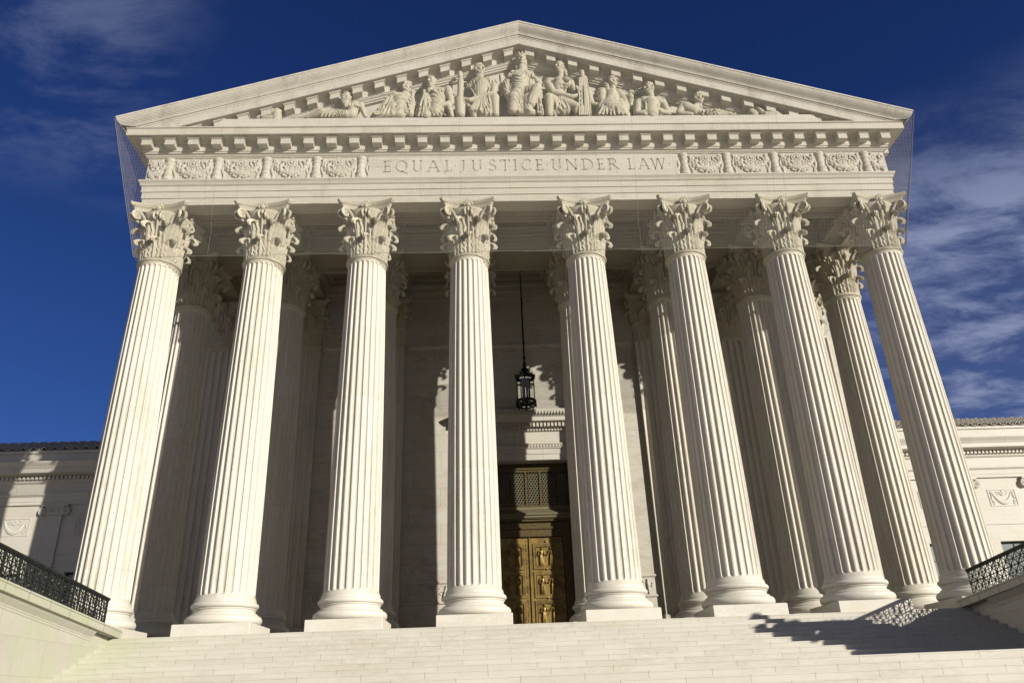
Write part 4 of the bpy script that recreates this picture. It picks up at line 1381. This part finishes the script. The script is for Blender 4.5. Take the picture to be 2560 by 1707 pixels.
# ---------------------------------------------------------------- statues on the pediment
FIGS = {
 'A': ([[-7.21,-1.16,20.62,0.124,-6.98,-1.16,20.47,0.165],[-6.98,-1.12,20.47,0.261,-7.07,-1.16,20.07,0.234],[-6.98,-1.16,20.62,0.165,-6.71,-1.16,20.6,0.151],[-6.71,-1.18,20.58,0.143,-6.58,-1.24,20.22,0.124],[-6.58,-1.24,20.22,0.115,-6.49,-1.28,19.93,0.088],[-7.07,-1.16,20.07,0.234,-7.55,-1.24,20.01,0.179],[-7.23,-1.2,20.04,0.206,-8.22,-1.32,20.05,0.214],[-8.22,-1.32,20.05,0.214,-8.83,-1.2,19.91,0.124],[-8.21,-1.4,20.02,0.082,-7.79,-1.32,19.98,0.124],[-8.85,-1.16,20.02,0.137,-9.34,-1.16,19.92,0.082]],
   [[-7.35,-1.19,20.89,0.198,-0.8]], [[[-8.16,-1.37,20.26],[-7.7,-1.37,19.97],[-8.23,-1.42,19.79],[-7.79,-1.42,19.79],4,0.038]], None),
 'B': ([[-5.25,-1.1,20.99,0.302,-4.85,-1.1,20.99,0.275],[-5.4,-1.14,20.4,0.357,-4.83,-1.16,20.16,0.302],[-5.75,-1.18,20.23,0.22,-5.38,-1.2,20.06,0.247],[-4.88,-1.16,21.19,0.151,-5.02,-1.12,21.0,0.22],[-5.42,-1.12,20.93,0.234,-4.67,-1.16,20.82,0.206],[-5.07,-1.16,20.71,0.385,-5.05,-1.16,20.16,0.343],[-5.52,-1.16,20.9,0.17,-5.86,-1.28,20.25,0.151],[-5.85,-1.3,20.22,0.132,-5.64,-1.36,20.06,0.104],[-5.99,-1.28,19.96,0.17,-5.03,-1.32,19.91,0.192],[-4.62,-1.16,20.63,0.192,-4.65,-1.24,20.02,0.192],[-5.47,-1.4,20.1,0.06,-4.75,-1.4,20.13,0.071],[-4.56,-1.2,21.26,0.11,-4.58,-1.22,20.94,0.082]],
   [[-4.84,-1.19,21.48,0.192,0.7]], [[[-5.56,-1.37,20.86],[-5.16,-1.37,20.89],[-5.83,-1.42,20.02],[-5.41,-1.42,20.01],4,0.044],[[-5.3,-1.37,20.63],[-4.76,-1.37,20.63],[-5.36,-1.42,20.01],[-4.63,-1.42,20.0],5,0.038]], None),
 'C': ([[-3.85,-1.12,20.48,0.357,-3.9,-1.16,20.19,0.33],[-3.48,-1.1,21.31,0.247,-3.71,-1.1,21.24,0.247],[-4.04,-1.16,20.63,0.165,-4.18,-1.16,20.05,0.247],[-3.76,-1.18,21.24,0.165,-3.7,-1.16,20.99,0.247],[-3.84,-1.24,21.26,0.165,-3.84,-1.24,21.11,0.11],[-3.91,-1.12,21.03,0.22,-3.1,-1.12,21.44,0.198],[-3.53,-1.16,20.95,0.343,-3.56,-1.2,20.4,0.33],[-3.09,-1.16,21.4,0.187,-2.93,-1.26,20.6,0.137],[-2.93,-1.28,20.58,0.126,-3.32,-1.4,20.37,0.115],[-3.55,-1.24,20.37,0.343,-3.61,-1.24,20.1,0.316],[-3.04,-1.28,20.4,0.151,-2.93,-1.24,19.93,0.11],[-4.09,-1.16,21.39,0.06,-4.28,-1.24,19.98,0.165],[-4.09,-1.2,21.3,0.082,-3.97,-1.32,19.87,0.206],[-3.35,-1.44,20.33,0.044,-3.43,-1.44,20.19,0.033]],
   [[-3.78,-1.19,21.75,0.209,-0.35]], [[[-4.06,-1.37,21.14],[-3.83,-1.37,20.77],[-4.29,-1.42,19.79],[-3.18,-1.42,19.81],8,0.041]], None),
 'D': ([[-1.57,-1.14,20.69,0.312,-1.58,-1.16,20.15,0.312],[-1.9,-1.11,21.72,0.286,-1.41,-1.11,21.75,0.286],[-1.35,-1.24,20.67,0.234,-1.31,-1.18,20.1,0.208],[-1.7,-1.16,22.11,0.156,-1.68,-1.12,21.78,0.234],[-2.15,-1.12,21.6,0.177,-1.13,-1.12,21.7,0.208],[-1.66,-1.12,21.53,0.391,-1.7,-1.16,21.03,0.352],[-1.11,-1.16,21.52,0.172,-1.18,-1.28,21.05,0.151],[-1.18,-1.3,21.03,0.143,-2.16,-1.4,20.6,0.12],[-2.16,-1.4,20.6,0.115,-2.29,-1.4,20.64,0.089],[-1.56,-1.2,20.85,0.234,-1.14,-1.32,20.8,0.221],[-1.14,-1.34,20.79,0.208,-1.11,-1.24,20.01,0.161],[-1.68,-1.2,20.67,0.234,-2.05,-1.32,20.19,0.188],[-2.05,-1.3,20.2,0.172,-2.01,-1.2,19.98,0.156],[-1.68,-1.2,20.43,0.273,-1.66,-1.24,20.08,0.208],[-1.75,-1.12,22.36,0.203,-1.78,-1.08,22.11,0.13]],
   [[-1.72,-1.19,22.46,0.214,0.5]], [[[-2.1,-1.37,21.26],[-1.33,-1.37,21.33],[-1.92,-1.42,20.76],[-1.46,-1.42,20.72],5,0.036],[[-1.87,-1.37,20.38],[-1.47,-1.37,20.41],[-1.9,-1.42,20.07],[-1.45,-1.42,20.06],4,0.036]], None),
 'K': ([[-2.56,-1.2,22.29,0.109,-2.56,-1.2,22.14,0.125],[-2.56,-1.2,22.14,0.104,-2.54,-1.2,21.96,0.078],[-2.89,-1.22,21.78,0.036,-2.31,-1.22,21.78,0.036],[-2.54,-1.22,21.83,0.135,-2.57,-1.24,21.0,0.146],[-2.68,-1.24,20.79,0.13,-2.38,-1.28,20.71,0.156],[-2.57,-1.2,20.72,0.247,-2.57,-1.24,20.02,0.203],[-2.38,-1.28,20.64,0.156,-2.22,-1.28,20.43,0.078]],
   [], [], None),
 'E': ([[0.06,-1.08,21.02,0.312,0.03,-1.12,20.31,0.339],[-0.34,-1.12,21.48,0.234,-0.47,-1.14,20.96,0.208],[0.42,-1.12,21.69,0.26,0.55,-1.14,20.95,0.26],[-0.06,-1.12,22.2,0.26,0.22,-1.12,22.2,0.26],[0.31,-1.36,20.76,0.208,0.22,-1.36,20.13,0.182],[0.09,-1.18,22.63,0.151,0.08,-1.14,22.33,0.182],[-0.45,-1.12,22.17,0.12,0.52,-1.12,22.16,0.13],[0.01,-1.14,21.89,0.365,-0.06,-1.2,21.26,0.391],[-0.59,-1.16,21.81,0.156,-0.63,-1.24,21.19,0.146],[-0.63,-1.28,21.16,0.13,-0.53,-1.36,20.8,0.099],[0.76,-1.14,21.85,0.161,0.76,-1.2,21.4,0.146],[-0.14,-1.28,21.08,0.286,-0.35,-1.48,20.65,0.273],[-0.35,-1.48,20.65,0.26,-0.4,-1.36,20.14,0.208],[0.19,-1.28,21.18,0.247,0.65,-1.56,21.11,0.221],[0.64,-1.56,21.09,0.219,0.37,-1.44,20.39,0.208],[0.31,-1.4,20.37,0.182,0.27,-1.44,20.06,0.109],[-0.82,-1.04,22.29,0.068,-0.81,-1.04,21.2,0.083],[0.85,-1.04,22.13,0.068,0.85,-1.08,21.01,0.104],[0.75,-1.16,21.22,0.146,0.77,-1.2,20.09,0.156],[-0.31,-1.16,22.31,0.104,0.47,-1.16,22.31,0.115],[-0.12,-1.24,20.1,0.182,0.41,-1.24,20.06,0.182],[0.27,-1.12,23.05,0.068,0.3,-1.12,22.46,0.057],[-0.1,-1.12,23.05,0.068,-0.12,-1.12,22.54,0.057]],
   [[0.1,-1.19,23.0,0.198,0.05]], [[[-0.16,-1.37,21.96],[0.17,-1.37,21.96],[-0.34,-1.42,20.99],[0.18,-1.42,21.06],6,0.036],[[-0.37,-1.37,20.75],[-0.02,-1.37,20.82],[-0.51,-1.42,20.09],[-0.16,-1.42,20.05],5,0.042],[[0.24,-1.37,21.03],[0.56,-1.37,21.03],[0.15,-1.42,20.43],[0.5,-1.42,20.42],5,0.042],[[0.67,-1.37,21.03],[0.81,-1.37,21.03],[0.64,-1.42,19.9],[0.85,-1.42,19.9],3,0.036]], [0.1,-1.19,23.24,0.203]),
 'F': ([[1.44,-1.11,21.69,0.247,1.97,-1.11,21.69,0.247],[1.43,-1.14,20.59,0.286,1.79,-1.16,20.29,0.286],[1.27,-1.2,20.79,0.208,1.34,-1.16,20.12,0.208],[1.75,-1.16,22.23,0.12,1.74,-1.14,21.95,0.182],[1.23,-1.12,21.83,0.208,2.17,-1.12,21.79,0.161],[1.66,-1.14,21.66,0.339,1.63,-1.16,21.14,0.292],[1.18,-1.16,21.68,0.188,1.33,-1.32,21.08,0.161],[1.33,-1.34,21.07,0.151,2.13,-1.36,20.79,0.115],[2.13,-1.36,20.79,0.109,2.52,-1.32,20.93,0.104],[2.17,-1.12,21.79,0.151,2.3,-1.16,21.31,0.125],[1.37,-1.24,20.68,0.234,1.15,-1.36,20.75,0.214],[1.15,-1.38,20.73,0.203,1.13,-1.24,19.98,0.151],[1.65,-1.2,20.68,0.24,2.28,-1.32,20.32,0.188],[2.28,-1.32,20.32,0.161,2.28,-1.24,19.94,0.117],[1.53,-1.2,20.5,0.247,1.56,-1.24,20.22,0.195],[1.96,-1.06,22.65,0.135,2.0,-1.06,22.28,0.057]],
   [[1.73,-1.19,22.6,0.188,-0.6]], [[[1.41,-1.37,20.63],[1.79,-1.37,20.56],[1.43,-1.42,20.14],[1.92,-1.42,20.17],4,0.036]], None),
 'P': ([[2.69,-1.16,22.35,0.109,2.69,-1.16,22.14,0.12],[2.71,-1.16,21.93,0.198,2.63,-1.16,19.97,0.255]],
   [], [[[2.51,-1.37,21.84],[2.84,-1.37,21.83],[2.35,-1.42,19.78],[2.84,-1.42,19.78],7,0.034]], None),
 'G': ([[3.86,-1.1,21.05,0.317,3.86,-1.13,20.25,0.423],[3.52,-1.12,20.64,0.246,3.39,-1.16,20.08,0.282],[4.11,-1.12,20.54,0.282,4.28,-1.16,20.02,0.282],[3.94,-1.14,21.4,0.134,3.9,-1.12,21.03,0.218],[3.85,-1.14,20.96,0.264,3.71,-1.2,20.38,0.394],[3.45,-1.16,21.19,0.204,3.44,-1.2,20.72,0.169],[3.66,-1.24,21.56,0.092,3.74,-1.24,21.11,0.12],[3.74,-1.24,21.11,0.113,3.61,-1.2,21.35,0.106],[3.74,-1.24,20.34,0.352,4.22,-1.24,19.95,0.246],[3.5,-1.24,20.15,0.246,3.33,-1.24,19.96,0.176],[4.29,-1.06,21.08,0.176,4.4,-1.12,20.35,0.204],[4.7,-1.08,21.26,0.099,4.64,-1.12,20.54,0.12],[4.79,-1.12,21.27,0.063,4.61,-1.12,20.98,0.077],[2.93,-1.08,21.27,0.106,3.04,-1.08,20.68,0.085],[3.03,-1.12,20.65,0.085,3.35,-1.16,20.46,0.07],[4.2,-1.04,21.3,0.176,4.64,-1.04,21.1,0.106]],
   [[3.99,-1.19,21.75,0.19,0.6]], [[[3.51,-1.37,20.52],[3.93,-1.37,20.61],[3.18,-1.42,19.81],[4.33,-1.42,19.8],8,0.042]], None),
 'H': ([[5.23,-1.1,20.7,0.264,5.8,-1.1,20.69,0.264],[5.21,-1.12,20.24,0.282,5.72,-1.13,20.04,0.317],[5.5,-1.14,20.99,0.134,5.49,-1.12,20.72,0.211],[5.02,-1.12,20.7,0.183,6.0,-1.12,20.69,0.183],[5.48,-1.14,20.46,0.387,5.44,-1.18,20.0,0.352],[4.95,-1.14,20.61,0.169,4.83,-1.24,20.0,0.155],[4.82,-1.26,19.98,0.141,5.09,-1.36,19.84,0.113],[6.04,-1.14,20.55,0.169,6.14,-1.24,19.98,0.141],[6.13,-1.26,19.97,0.127,5.81,-1.36,19.95,0.099],[5.06,-1.38,20.01,0.056,5.77,-1.38,20.0,0.056],[5.42,-1.24,19.99,0.282,5.41,-1.24,19.85,0.246]],
   [[5.5,-1.19,21.34,0.211,-0.75]], [[[5.2,-1.37,20.55],[5.73,-1.37,20.54],[5.17,-1.42,20.03],[5.69,-1.42,20.02],5,0.039]], None),
 'I': ([[7.44,-1.16,20.43,0.141,7.28,-1.16,20.23,0.211],[6.87,-1.14,20.49,0.183,6.62,-1.2,20.01,0.155],[6.96,-1.14,20.35,0.264,7.26,-1.18,20.12,0.246],[6.61,-1.24,19.98,0.134,7.08,-1.3,19.85,0.106],[7.27,-1.16,20.19,0.246,7.58,-1.2,20.0,0.169],[7.59,-1.18,20.03,0.169,8.27,-1.2,20.07,0.141],[8.27,-1.2,20.07,0.134,8.98,-1.16,19.94,0.077],[7.78,-1.24,19.9,0.106,8.6,-1.24,19.86,0.085]],
   [[7.57,-1.19,20.77,0.204,0.45]], [[[7.61,-1.37,20.0],[8.07,-1.37,20.04],[7.52,-1.42,19.72],[8.16,-1.42,19.74],4,0.032]], None),
 'J': ([[9.73,-1.16,20.02,0.12,9.78,-1.16,19.95,0.134],[10.03,-1.16,20.33,0.049,10.22,-1.18,19.9,0.085],[10.28,-1.2,19.86,0.092,10.68,-1.16,19.88,0.12],[10.68,-1.16,19.89,0.106,10.86,-1.16,19.85,0.077]],
   [], [], None),
 'M': ([[-10.85,-1.16,19.94,0.079,-10.58,-1.16,20.09,0.093],[-10.58,-1.16,20.09,0.1,-10.34,-1.16,20.23,0.1],[-10.34,-1.16,20.23,0.1,-10.12,-1.16,20.23,0.114],[-10.12,-1.16,20.23,0.114,-10.12,-1.16,19.86,0.129],[-10.63,-1.18,19.92,0.086,-10.16,-1.18,19.89,0.1]],
   [], [], None),
}

LABELS = {
 'A': ('reclining_figure', 'bare-chested reclining youth leaning on one arm at the left of the pediment', 'statue'),
 'B': ('seated_figure', 'bearded robed man bent over a tablet, second head from the left in the pediment', 'statue'),
 'C': ('seated_figure', 'bare-armed man in a sweeping cloak looking down, beside the upright mace', 'statue'),
 'D': ('seated_figure', 'hooded seated man with one raised knee, just left of the crowned figure', 'statue'),
 'K': ('carved_mace', 'upright carved mace above a shield at the hooded figure\'s hand', 'carving'),
 'E': ('enthroned_figure', 'crowned robed figure enthroned at the middle of the pediment', 'statue'),
 'F': ('seated_figure', 'bare-chested man in a close cap reaching for the bundle of rods', 'statue'),
 'P': ('carved_fasces', 'tall carved bundle of rods standing right of the capped man', 'carving'),
 'G': ('seated_figure', 'stooped draped figure with hand raised to the chin, right of the rods', 'statue'),
 'H': ('seated_figure', 'short-haired man in a loose shirt holding a flat tablet', 'statue'),
 'I': ('reclining_figure', 'reclining man with bent head at the right of the pediment', 'statue'),
 'J': ('carved_group', 'small carving with a raised slanting blade near the right tip of the pediment', 'carving'),
 'M': ('carved_animal', 'small rough carving crouched near the left tip of the pediment', 'carving'),
}
def sculpt(m, name, mat, base, voxel, sm=2, drape=None):
    """melt overlapping shapes into one continuous surface"""
    tmp = link('tmp', m.mesh('tmp', mat, 0))
    r = tmp.modifiers.new('r', 'REMESH'); r.mode = 'VOXEL'; r.voxel_size = voxel
    if sm:
        s_ = tmp.modifiers.new('s', 'SMOOTH'); s_.iterations = sm; s_.factor = 0.5
    dg = bpy.context.evaluated_depsgraph_get()
    me = bpy.data.meshes.new_from_object(tmp.evaluated_get(dg))
    bpy.data.objects.remove(tmp)
    me.name = name
    if drape:                                    # folds of cloth, worn carving
        seed, bare, amt = drape
        off = Vector((seed * 3.1, seed * 1.7, 0))
        nn_ = [v.normal.copy() for v in me.vertices]
        for v, nv in zip(me.vertices, nn_):
            p = v.co
            w = noise.noise(p * 0.9 + off) * 3.0 + noise.noise(p * 2.2 + off) * 1.3
            sl = 3.2 * noise.noise(p * 0.5 + off * 2)
            s1 = sin(p.x * 11.0 + p.z * sl + w * 1.8)
            s2 = sin(p.x * 19.0 - p.z * 3.0 + p.z * sl * 1.5 + w * 2.6)
            k1 = max(0.0, min(1.0, 0.62 + 1.5 * noise.noise(p * 1.3 - off)))
            k2 = max(0.0, min(1.0, 0.35 - 1.6 * noise.noise(p * 1.5 + off * 3)))
            d = 0.050 * k1 * (1 - abs(s1)) ** 0.9 + 0.030 * k2 * (1 - abs(s2)) - 0.016
            for a_, b_, r_ in bare:
                t = max(0.0, min(1.0, (p - a_).dot(b_ - a_) / max((b_ - a_).length_squared, 1e-6)))
                if (p - a_.lerp(b_, t)).length < r_ * 1.12:
                    d = 0.004 * noise.noise(p * 9)
                    break
            v.co = p + nv * d * amt
        me.update()
    me.transform(Matrix.Translation(-Vector(base)))
    for p in me.polygons: p.use_smooth = True
    me.materials.clear(); me.materials.append(mat)
    return link(name, me, None, base)
def add_head(m, x, y, z, r, face, hair=0):
    """skull, brow, nose, jaw, neck root and hair; face: -1 looks left, 0 to the front, 1 right"""
    a = face * pi / 2 * 0.9
    fx, fy = sin(a), -cos(a)
    sxx, syy = -fy, fx
    V_ = 1.22
    def P(f, s, u):
        return (x + r * (f * fx + s * sxx), y + r * (f * fy + s * syy), z + r * u * V_)
    m.ball(P(-0.06, 0, 0.15), r * 0.92, 16, 12, (1, 1, 1.2))
    m.capsule(P(0.14, 0.0, -0.15), r * 0.74, P(0.30, 0, -0.78), r * 0.44, 12)
    m.capsule(P(-0.15, 0, -0.3), r * 0.60, P(-0.20, 0, -1.35), r * 0.62, 12)
    m.capsule(P(0.84, 0, 0.20), r * 0.12, P(1.08, 0, -0.22), r * 0.17, 8)
    for s in (-1, 1):
        m.capsule(P(0.76, 0.46 * s, 0.22), r * 0.15, P(0.88, 0.08 * s, 0.28), r * 0.14, 7)
        m.ball(P(0.55, 0.42 * s, -0.20), r * 0.28, 8, 6)
        m.ball(P(-0.05, 0.92 * s, -0.05), r * 0.2, 7, 5, (1, 1, 1.4))
        m.capsule(P(-0.05, 0.7 * s, -0.35), r * 0.25, P(0.3, 0.35 * s, -0.72), r * 0.25, 8)
    m.capsule(P(0.80, 0.20, -0.52), r * 0.11, P(0.80, -0.20, -0.52), r * 0.11, 7)
    rr2 = random.Random(int(abs(x) * 100))
    for k in range(46):
        t, w = rr2.uniform(0.05, 1.35), rr2.uniform(0, 2 * pi)
        f = cos(w) * sin(t) * 0.93
        if f > 0.62: continue
        m.ball(P(f - 0.08, sin(w) * sin(t) * 0.93, 0.15 + cos(t) * 0.92), r * rr2.uniform(0.12, 0.19), 6, 5)
BARE = {'A': {0, 1, 2, 3, 4, 7, 8, 9}, 'C': {1, 4, 7, 8, 12}, 'D': {6, 7, 8, 10, 12}, 'E': {5, 20, 21}, 'F': {0, 3, 4, 5, 6, 7, 8, 9, 11, 13}, 'I': {0, 1, 2, 3, 4, 5}, 'H': {6, 8}}
MUSCLE = {'F': [(1.62, -1.42, 21.72, 0.15), (1.92, -1.42, 21.72, 0.15), (1.72, -1.44, 21.42, 0.09), (1.86, -1.44, 21.42, 0.09), (1.75, -1.44, 21.24, 0.08), (1.87, -1.44, 21.24, 0.08)],
          'A': [(-7.08, -1.36, 20.42, 0.12), (-6.86, -1.36, 20.42, 0.12)],
          'C': [(-3.62, -1.42, 21.15, 0.13), (-3.38, -1.42, 21.15, 0.13)]}
if 'FIGS' in globals():
    for k, (caps, heads, folds, crown) in FIGS.items():
        m = MB()
        rk = random.Random(ord(k))
        for ci, c in enumerate(caps):
            f_ = 1.7 if k in 'MJ' else 1.0 if (c[3] + c[7]) < 0.36 and k not in 'PK' else 1.0
            m.capsule(c[0:3], c[3] * f_, c[4:7], c[7] * f_, 20)
        for px_, py_, pz_, pr_ in MUSCLE.get(k, ()):
            m.ball((px_, py_, pz_), pr_, 10, 7, (1.15, 0.6, 0.8))
        for h in heads:
            add_head(m, h[0], h[1], h[2] + 0.03, h[3] * 1.16, h[4])
        for a, b_, c, d_, nf, r in folds:
            for i in range(nf):
                t = i / max(nf - 1, 1)
                p = Vector(a).lerp(Vector(b_), t); q = Vector(c).lerp(Vector(d_), t)
                mid = p.lerp(q, 0.5) + Vector((0.03 * sin(i * 2.3), -0.05, 0))
                m.capsule(p, r * .8, mid, r, 6); m.capsule(mid, r, q, r * 1.1, 6)
        if crown:
            cx, cy, cz, cr = crown
            for i in range(9):
                a = 2 * pi * i / 9
                m.capsule((cx + cr * cos(a), cy + cr * sin(a), cz - 0.03), 0.055, (cx + cr * 1.08 * cos(a), cy + cr * 1.08 * sin(a), cz + 0.10), 0.028, 6)
            ring = [(cx + cr * cos(2 * pi * i / 20), cy + cr * sin(2 * pi * i / 20), cz - 0.03) for i in range(21)]
            m.tube(ring, 0.06, 6)
        nm, lab, cat = LABELS[k]
        bare = [(Vector(caps[i][0:3]), Vector(caps[i][4:7]), max(caps[i][3], caps[i][7]) * 0.98) for i in BARE.get(k, ()) if i < len(caps)] + [(Vector(h[0:3]), Vector(h[0:3]) - Vector((0, 0, .15)), h[3] * 1.25) for h in heads]
        drape = None if k in 'PK' else (ord(k), bare, 0.5 if k in 'MJ' else 1.0)
        xs = [p[0] for p in m.v]
        o = sculpt(m, nm, M_carved, ((min(xs) + max(xs)) / 2, -1.1, 19.73), 0.019, 2, drape)
        tag(o, lab, cat, 'sculptures on the pediment')

# large seated statue on the right parapet, just outside the picture: its shadow falls on the steps
st = MB()
sx_, sy_ = 14.5, -9.35
st.box(13.45, 16.4, -9.6, -7.0, 0.85, 1.2)
st.box(sx_ - 0.85, sx_ + 0.85, sy_ - 0.1, sy_ + 1.7, 1.15, 1.75)          # seat and its back
st.box(sx_ - 0.75, sx_ + 0.75, sy_ + 1.1, sy_ + 1.6, 1.7, 2.35)
st.capsule((sx_, sy_ + 0.45, 1.9), 0.52, (sx_, sy_ + 0.2, 2.45), 0.50, 20)  # trunk
st.capsule((sx_ - 0.48, sy_ + 0.1, 2.62), 0.26, (sx_ + 0.48, sy_ + 0.1, 2.62), 0.26, 16)
st.capsule((sx_, sy_ + 0.05, 2.7), 0.19, (sx_, sy_ - 0.05, 3.0), 0.17, 14)
add_head(st, sx_, sy_ - 0.12, 3.22, 0.27, 0)
for q in (-1, 1):
    st.capsule((sx_ + q * 0.62, sy_ + 0.1, 2.6), 0.22, (sx_ + q * 0.78, sy_ - 0.05, 2.08), 0.18, 14)
    st.capsule((sx_ + q * 0.78, sy_ - 0.05, 2.08), 0.17, (sx_ + q * 0.55, sy_ - 0.65, 2.05), 0.12, 14)
    st.ball((sx_ + q * 0.52, sy_ - 0.74, 2.04), 0.13, 10, 8, (1, 1.3, 0.7))
    st.capsule((sx_ + q * 0.30, sy_ + 0.2, 1.82), 0.36, (sx_ + q * 0.38, sy_ - 0.72, 1.80), 0.30, 16)
    st.capsule((sx_ + q * 0.38, sy_ - 0.72, 1.80), 0.30, (sx_ + q * 0.36, sy_ - 0.66, 1.28), 0.27, 16)
    st.capsule((sx_ + q * 0.34, sy_ - 0.70, 1.26), 0.13, (sx_ + q * 0.36, sy_ - 1.0, 1.24), 0.10, 10)
st.capsule((sx_, sy_ - 0.45, 1.80), 0.32, (sx_, sy_ - 0.50, 1.30), 0.36, 16)  # robe between the knees
st.box(sx_ - 0.98, sx_ - 0.80, sy_ - 0.9, sy_ - 0.1, 1.85, 2.9)              # tablet held upright at its side
o = sculpt(st, 'seated_statue', M_marble, (sx_, sy_, 0.85), 0.035, 2, (77, [(Vector((sx_, sy_ - 0.12, 3.4)), Vector((sx_, sy_, 2.9)), 0.36), (Vector((13.4, sy_, 0.95)), Vector((16.4, sy_, 0.95)), 0.55), (Vector((sx_ - .89, sy_ - .5, 1.9)), Vector((sx_ - .89, sy_ - .5, 2.9)), 0.5)], 1.0))
tag(o, 'large robed marble statue seated on the right parapet beyond the picture edge', 'statue')

# ---------------------------------------------------------------- bird netting over the pediment and capitals
net = MB()
CELL, TW = 0.062, 0.0052
def ribbon(pts, w, nrm):
    """thin flat thread along points"""
    pts = [Vector(p) for p in pts]
    o = len(net.v)
    for i, p in enumerate(pts):
        t = (pts[min(i + 1, len(pts) - 1)] - pts[max(i - 1, 0)]).normalized()
        a = t.cross(nrm).normalized() * w / 2
        net.v += [tuple(p + a), tuple(p - a)]
    for i in range(len(pts) - 1):
        k = o + 2 * i
        net.f.append((k, k + 1, k + 3, k + 2))
ZB = ZN + 0.02
def inset(z):
    """how far the net has come in from the gutter line at height z"""
    h = max(0.0, 19.45 - z)
    return 0.06 + 0.205 * h + 0.10 * (h / 5.9) ** 6
def front(z):
    return YN + min(inset(z), 1.06)
FR = Vector((0, -1, 0))
YN = YF - 1.16
def sag(x, z):
    return 0.05 * sin(x * 1.57) * max(0, min(1, (18.5 - z) / 3)) + 0.012 * sin(x * 5.1 + z * 2)
x = -16.25
while x <= 16.25:
    zt = ztop(x) + 0.0
    xx = x
    zsn = [zt, (zt + 19.4) / 2] + [19.4 - (19.4 - ZB) * i / 11 for i in range(12)] if zt > 19.5 else [19.4 - (19.4 - ZB) * i / 11 for i in range(12)]
    pts = []
    for z in zsn:
        sc_ = 1 - inset(z) / 16.3
        pts.append((xx * sc_, front(z) + sag(xx, z), z))
    ribbon(pts, TW, FR)
    x += CELL
z = ZB
while z < ztop(0):
    hw = 16.3 - inset(z) if z <= 19.4 else min(16.3, XT - (z - ZT) / SLOPE)
    n = max(2, int(hw / 0.7))
    pts = [(-hw + 2 * hw * i / n, front(z) + sag(-hw + 2 * hw * i / n, z), z) for i in range(n + 1)]
    ribbon(pts, TW, FR)
    z += CELL
for s in (-1, 1):                                # side sheets
    y = YN
    while y < 7.4:
        pts = []
        for i in range(12):
            z = 19.4 - (19.4 - ZB) * i / 11
            pts.append((s * (16.3 - inset(z) - 0.02 + 0.04 * sin(y * 1.7)), max(y, front(z)), z))
        ribbon(pts, TW, Vector((s, 0, 0)))
        y += CELL
    z = ZB
    while z < 19.4:
        n = 12
        ya = front(z)
        pts = [(s * (16.3 - inset(z) - 0.02 + 0.04 * sin((ya + (7.4 - ya) * i / n) * 1.7)), ya + (7.4 - ya) * i / n, z) for i in range(n + 1)]
        ribbon(pts, TW, Vector((s, 0, 0)))
        z += CELL
xb = 16.3 - inset(ZB)
yb = front(ZB)
UPV = Vector((0, 0, 1))
x = -xb
while x <= xb:                                   # level sheet from the front back to the second row
    pts = [(x, yb + (Y2 - 0.9 - yb) * i / 4, ZB + 0.05 * sin(pi * i / 4)) for i in range(5)]
    ribbon(pts, TW, UPV)
    x += CELL
y = yb
while y <= Y2 - 0.9:
    ribbon([(-xb, y, ZB + 0.02), (xb, y, ZB + 0.02)], TW, UPV)
    y += CELL
no = net.obj('bird_netting', M_net, None, angle=0, fix=False)
tag(no, 'fine bird netting draped from the pediment down to the capitals', 'netting')
rp = MB()
rp.tube([(-xb + 2 * xb * i / 40, yb - 0.01, ZB + 0.015 * sin(i * 2.1)) for i in range(41)], 0.007, 5)
for s in (-1, 1):
    rp.tube([(s * (16.32 - inset(z)), front(z), z) for z in [19.4 - (19.4 - ZB) * i / 14 for i in range(15)]], 0.009, 5)
    rp.tube([(s * xb, yb + (7.4 - yb) * i / 8, ZB) for i in range(9)], 0.008, 5)
for x in (-12.2, -2.6, 4.4, 10.4):
    rp.tube([(x, front(z) - 0.01 + sag(x, z), z) for z in [19.4 - (19.4 - ZB) * i / 14 for i in range(15)]], 0.004, 4)
rp.obj('hem_rope', M_net, no, angle=60)
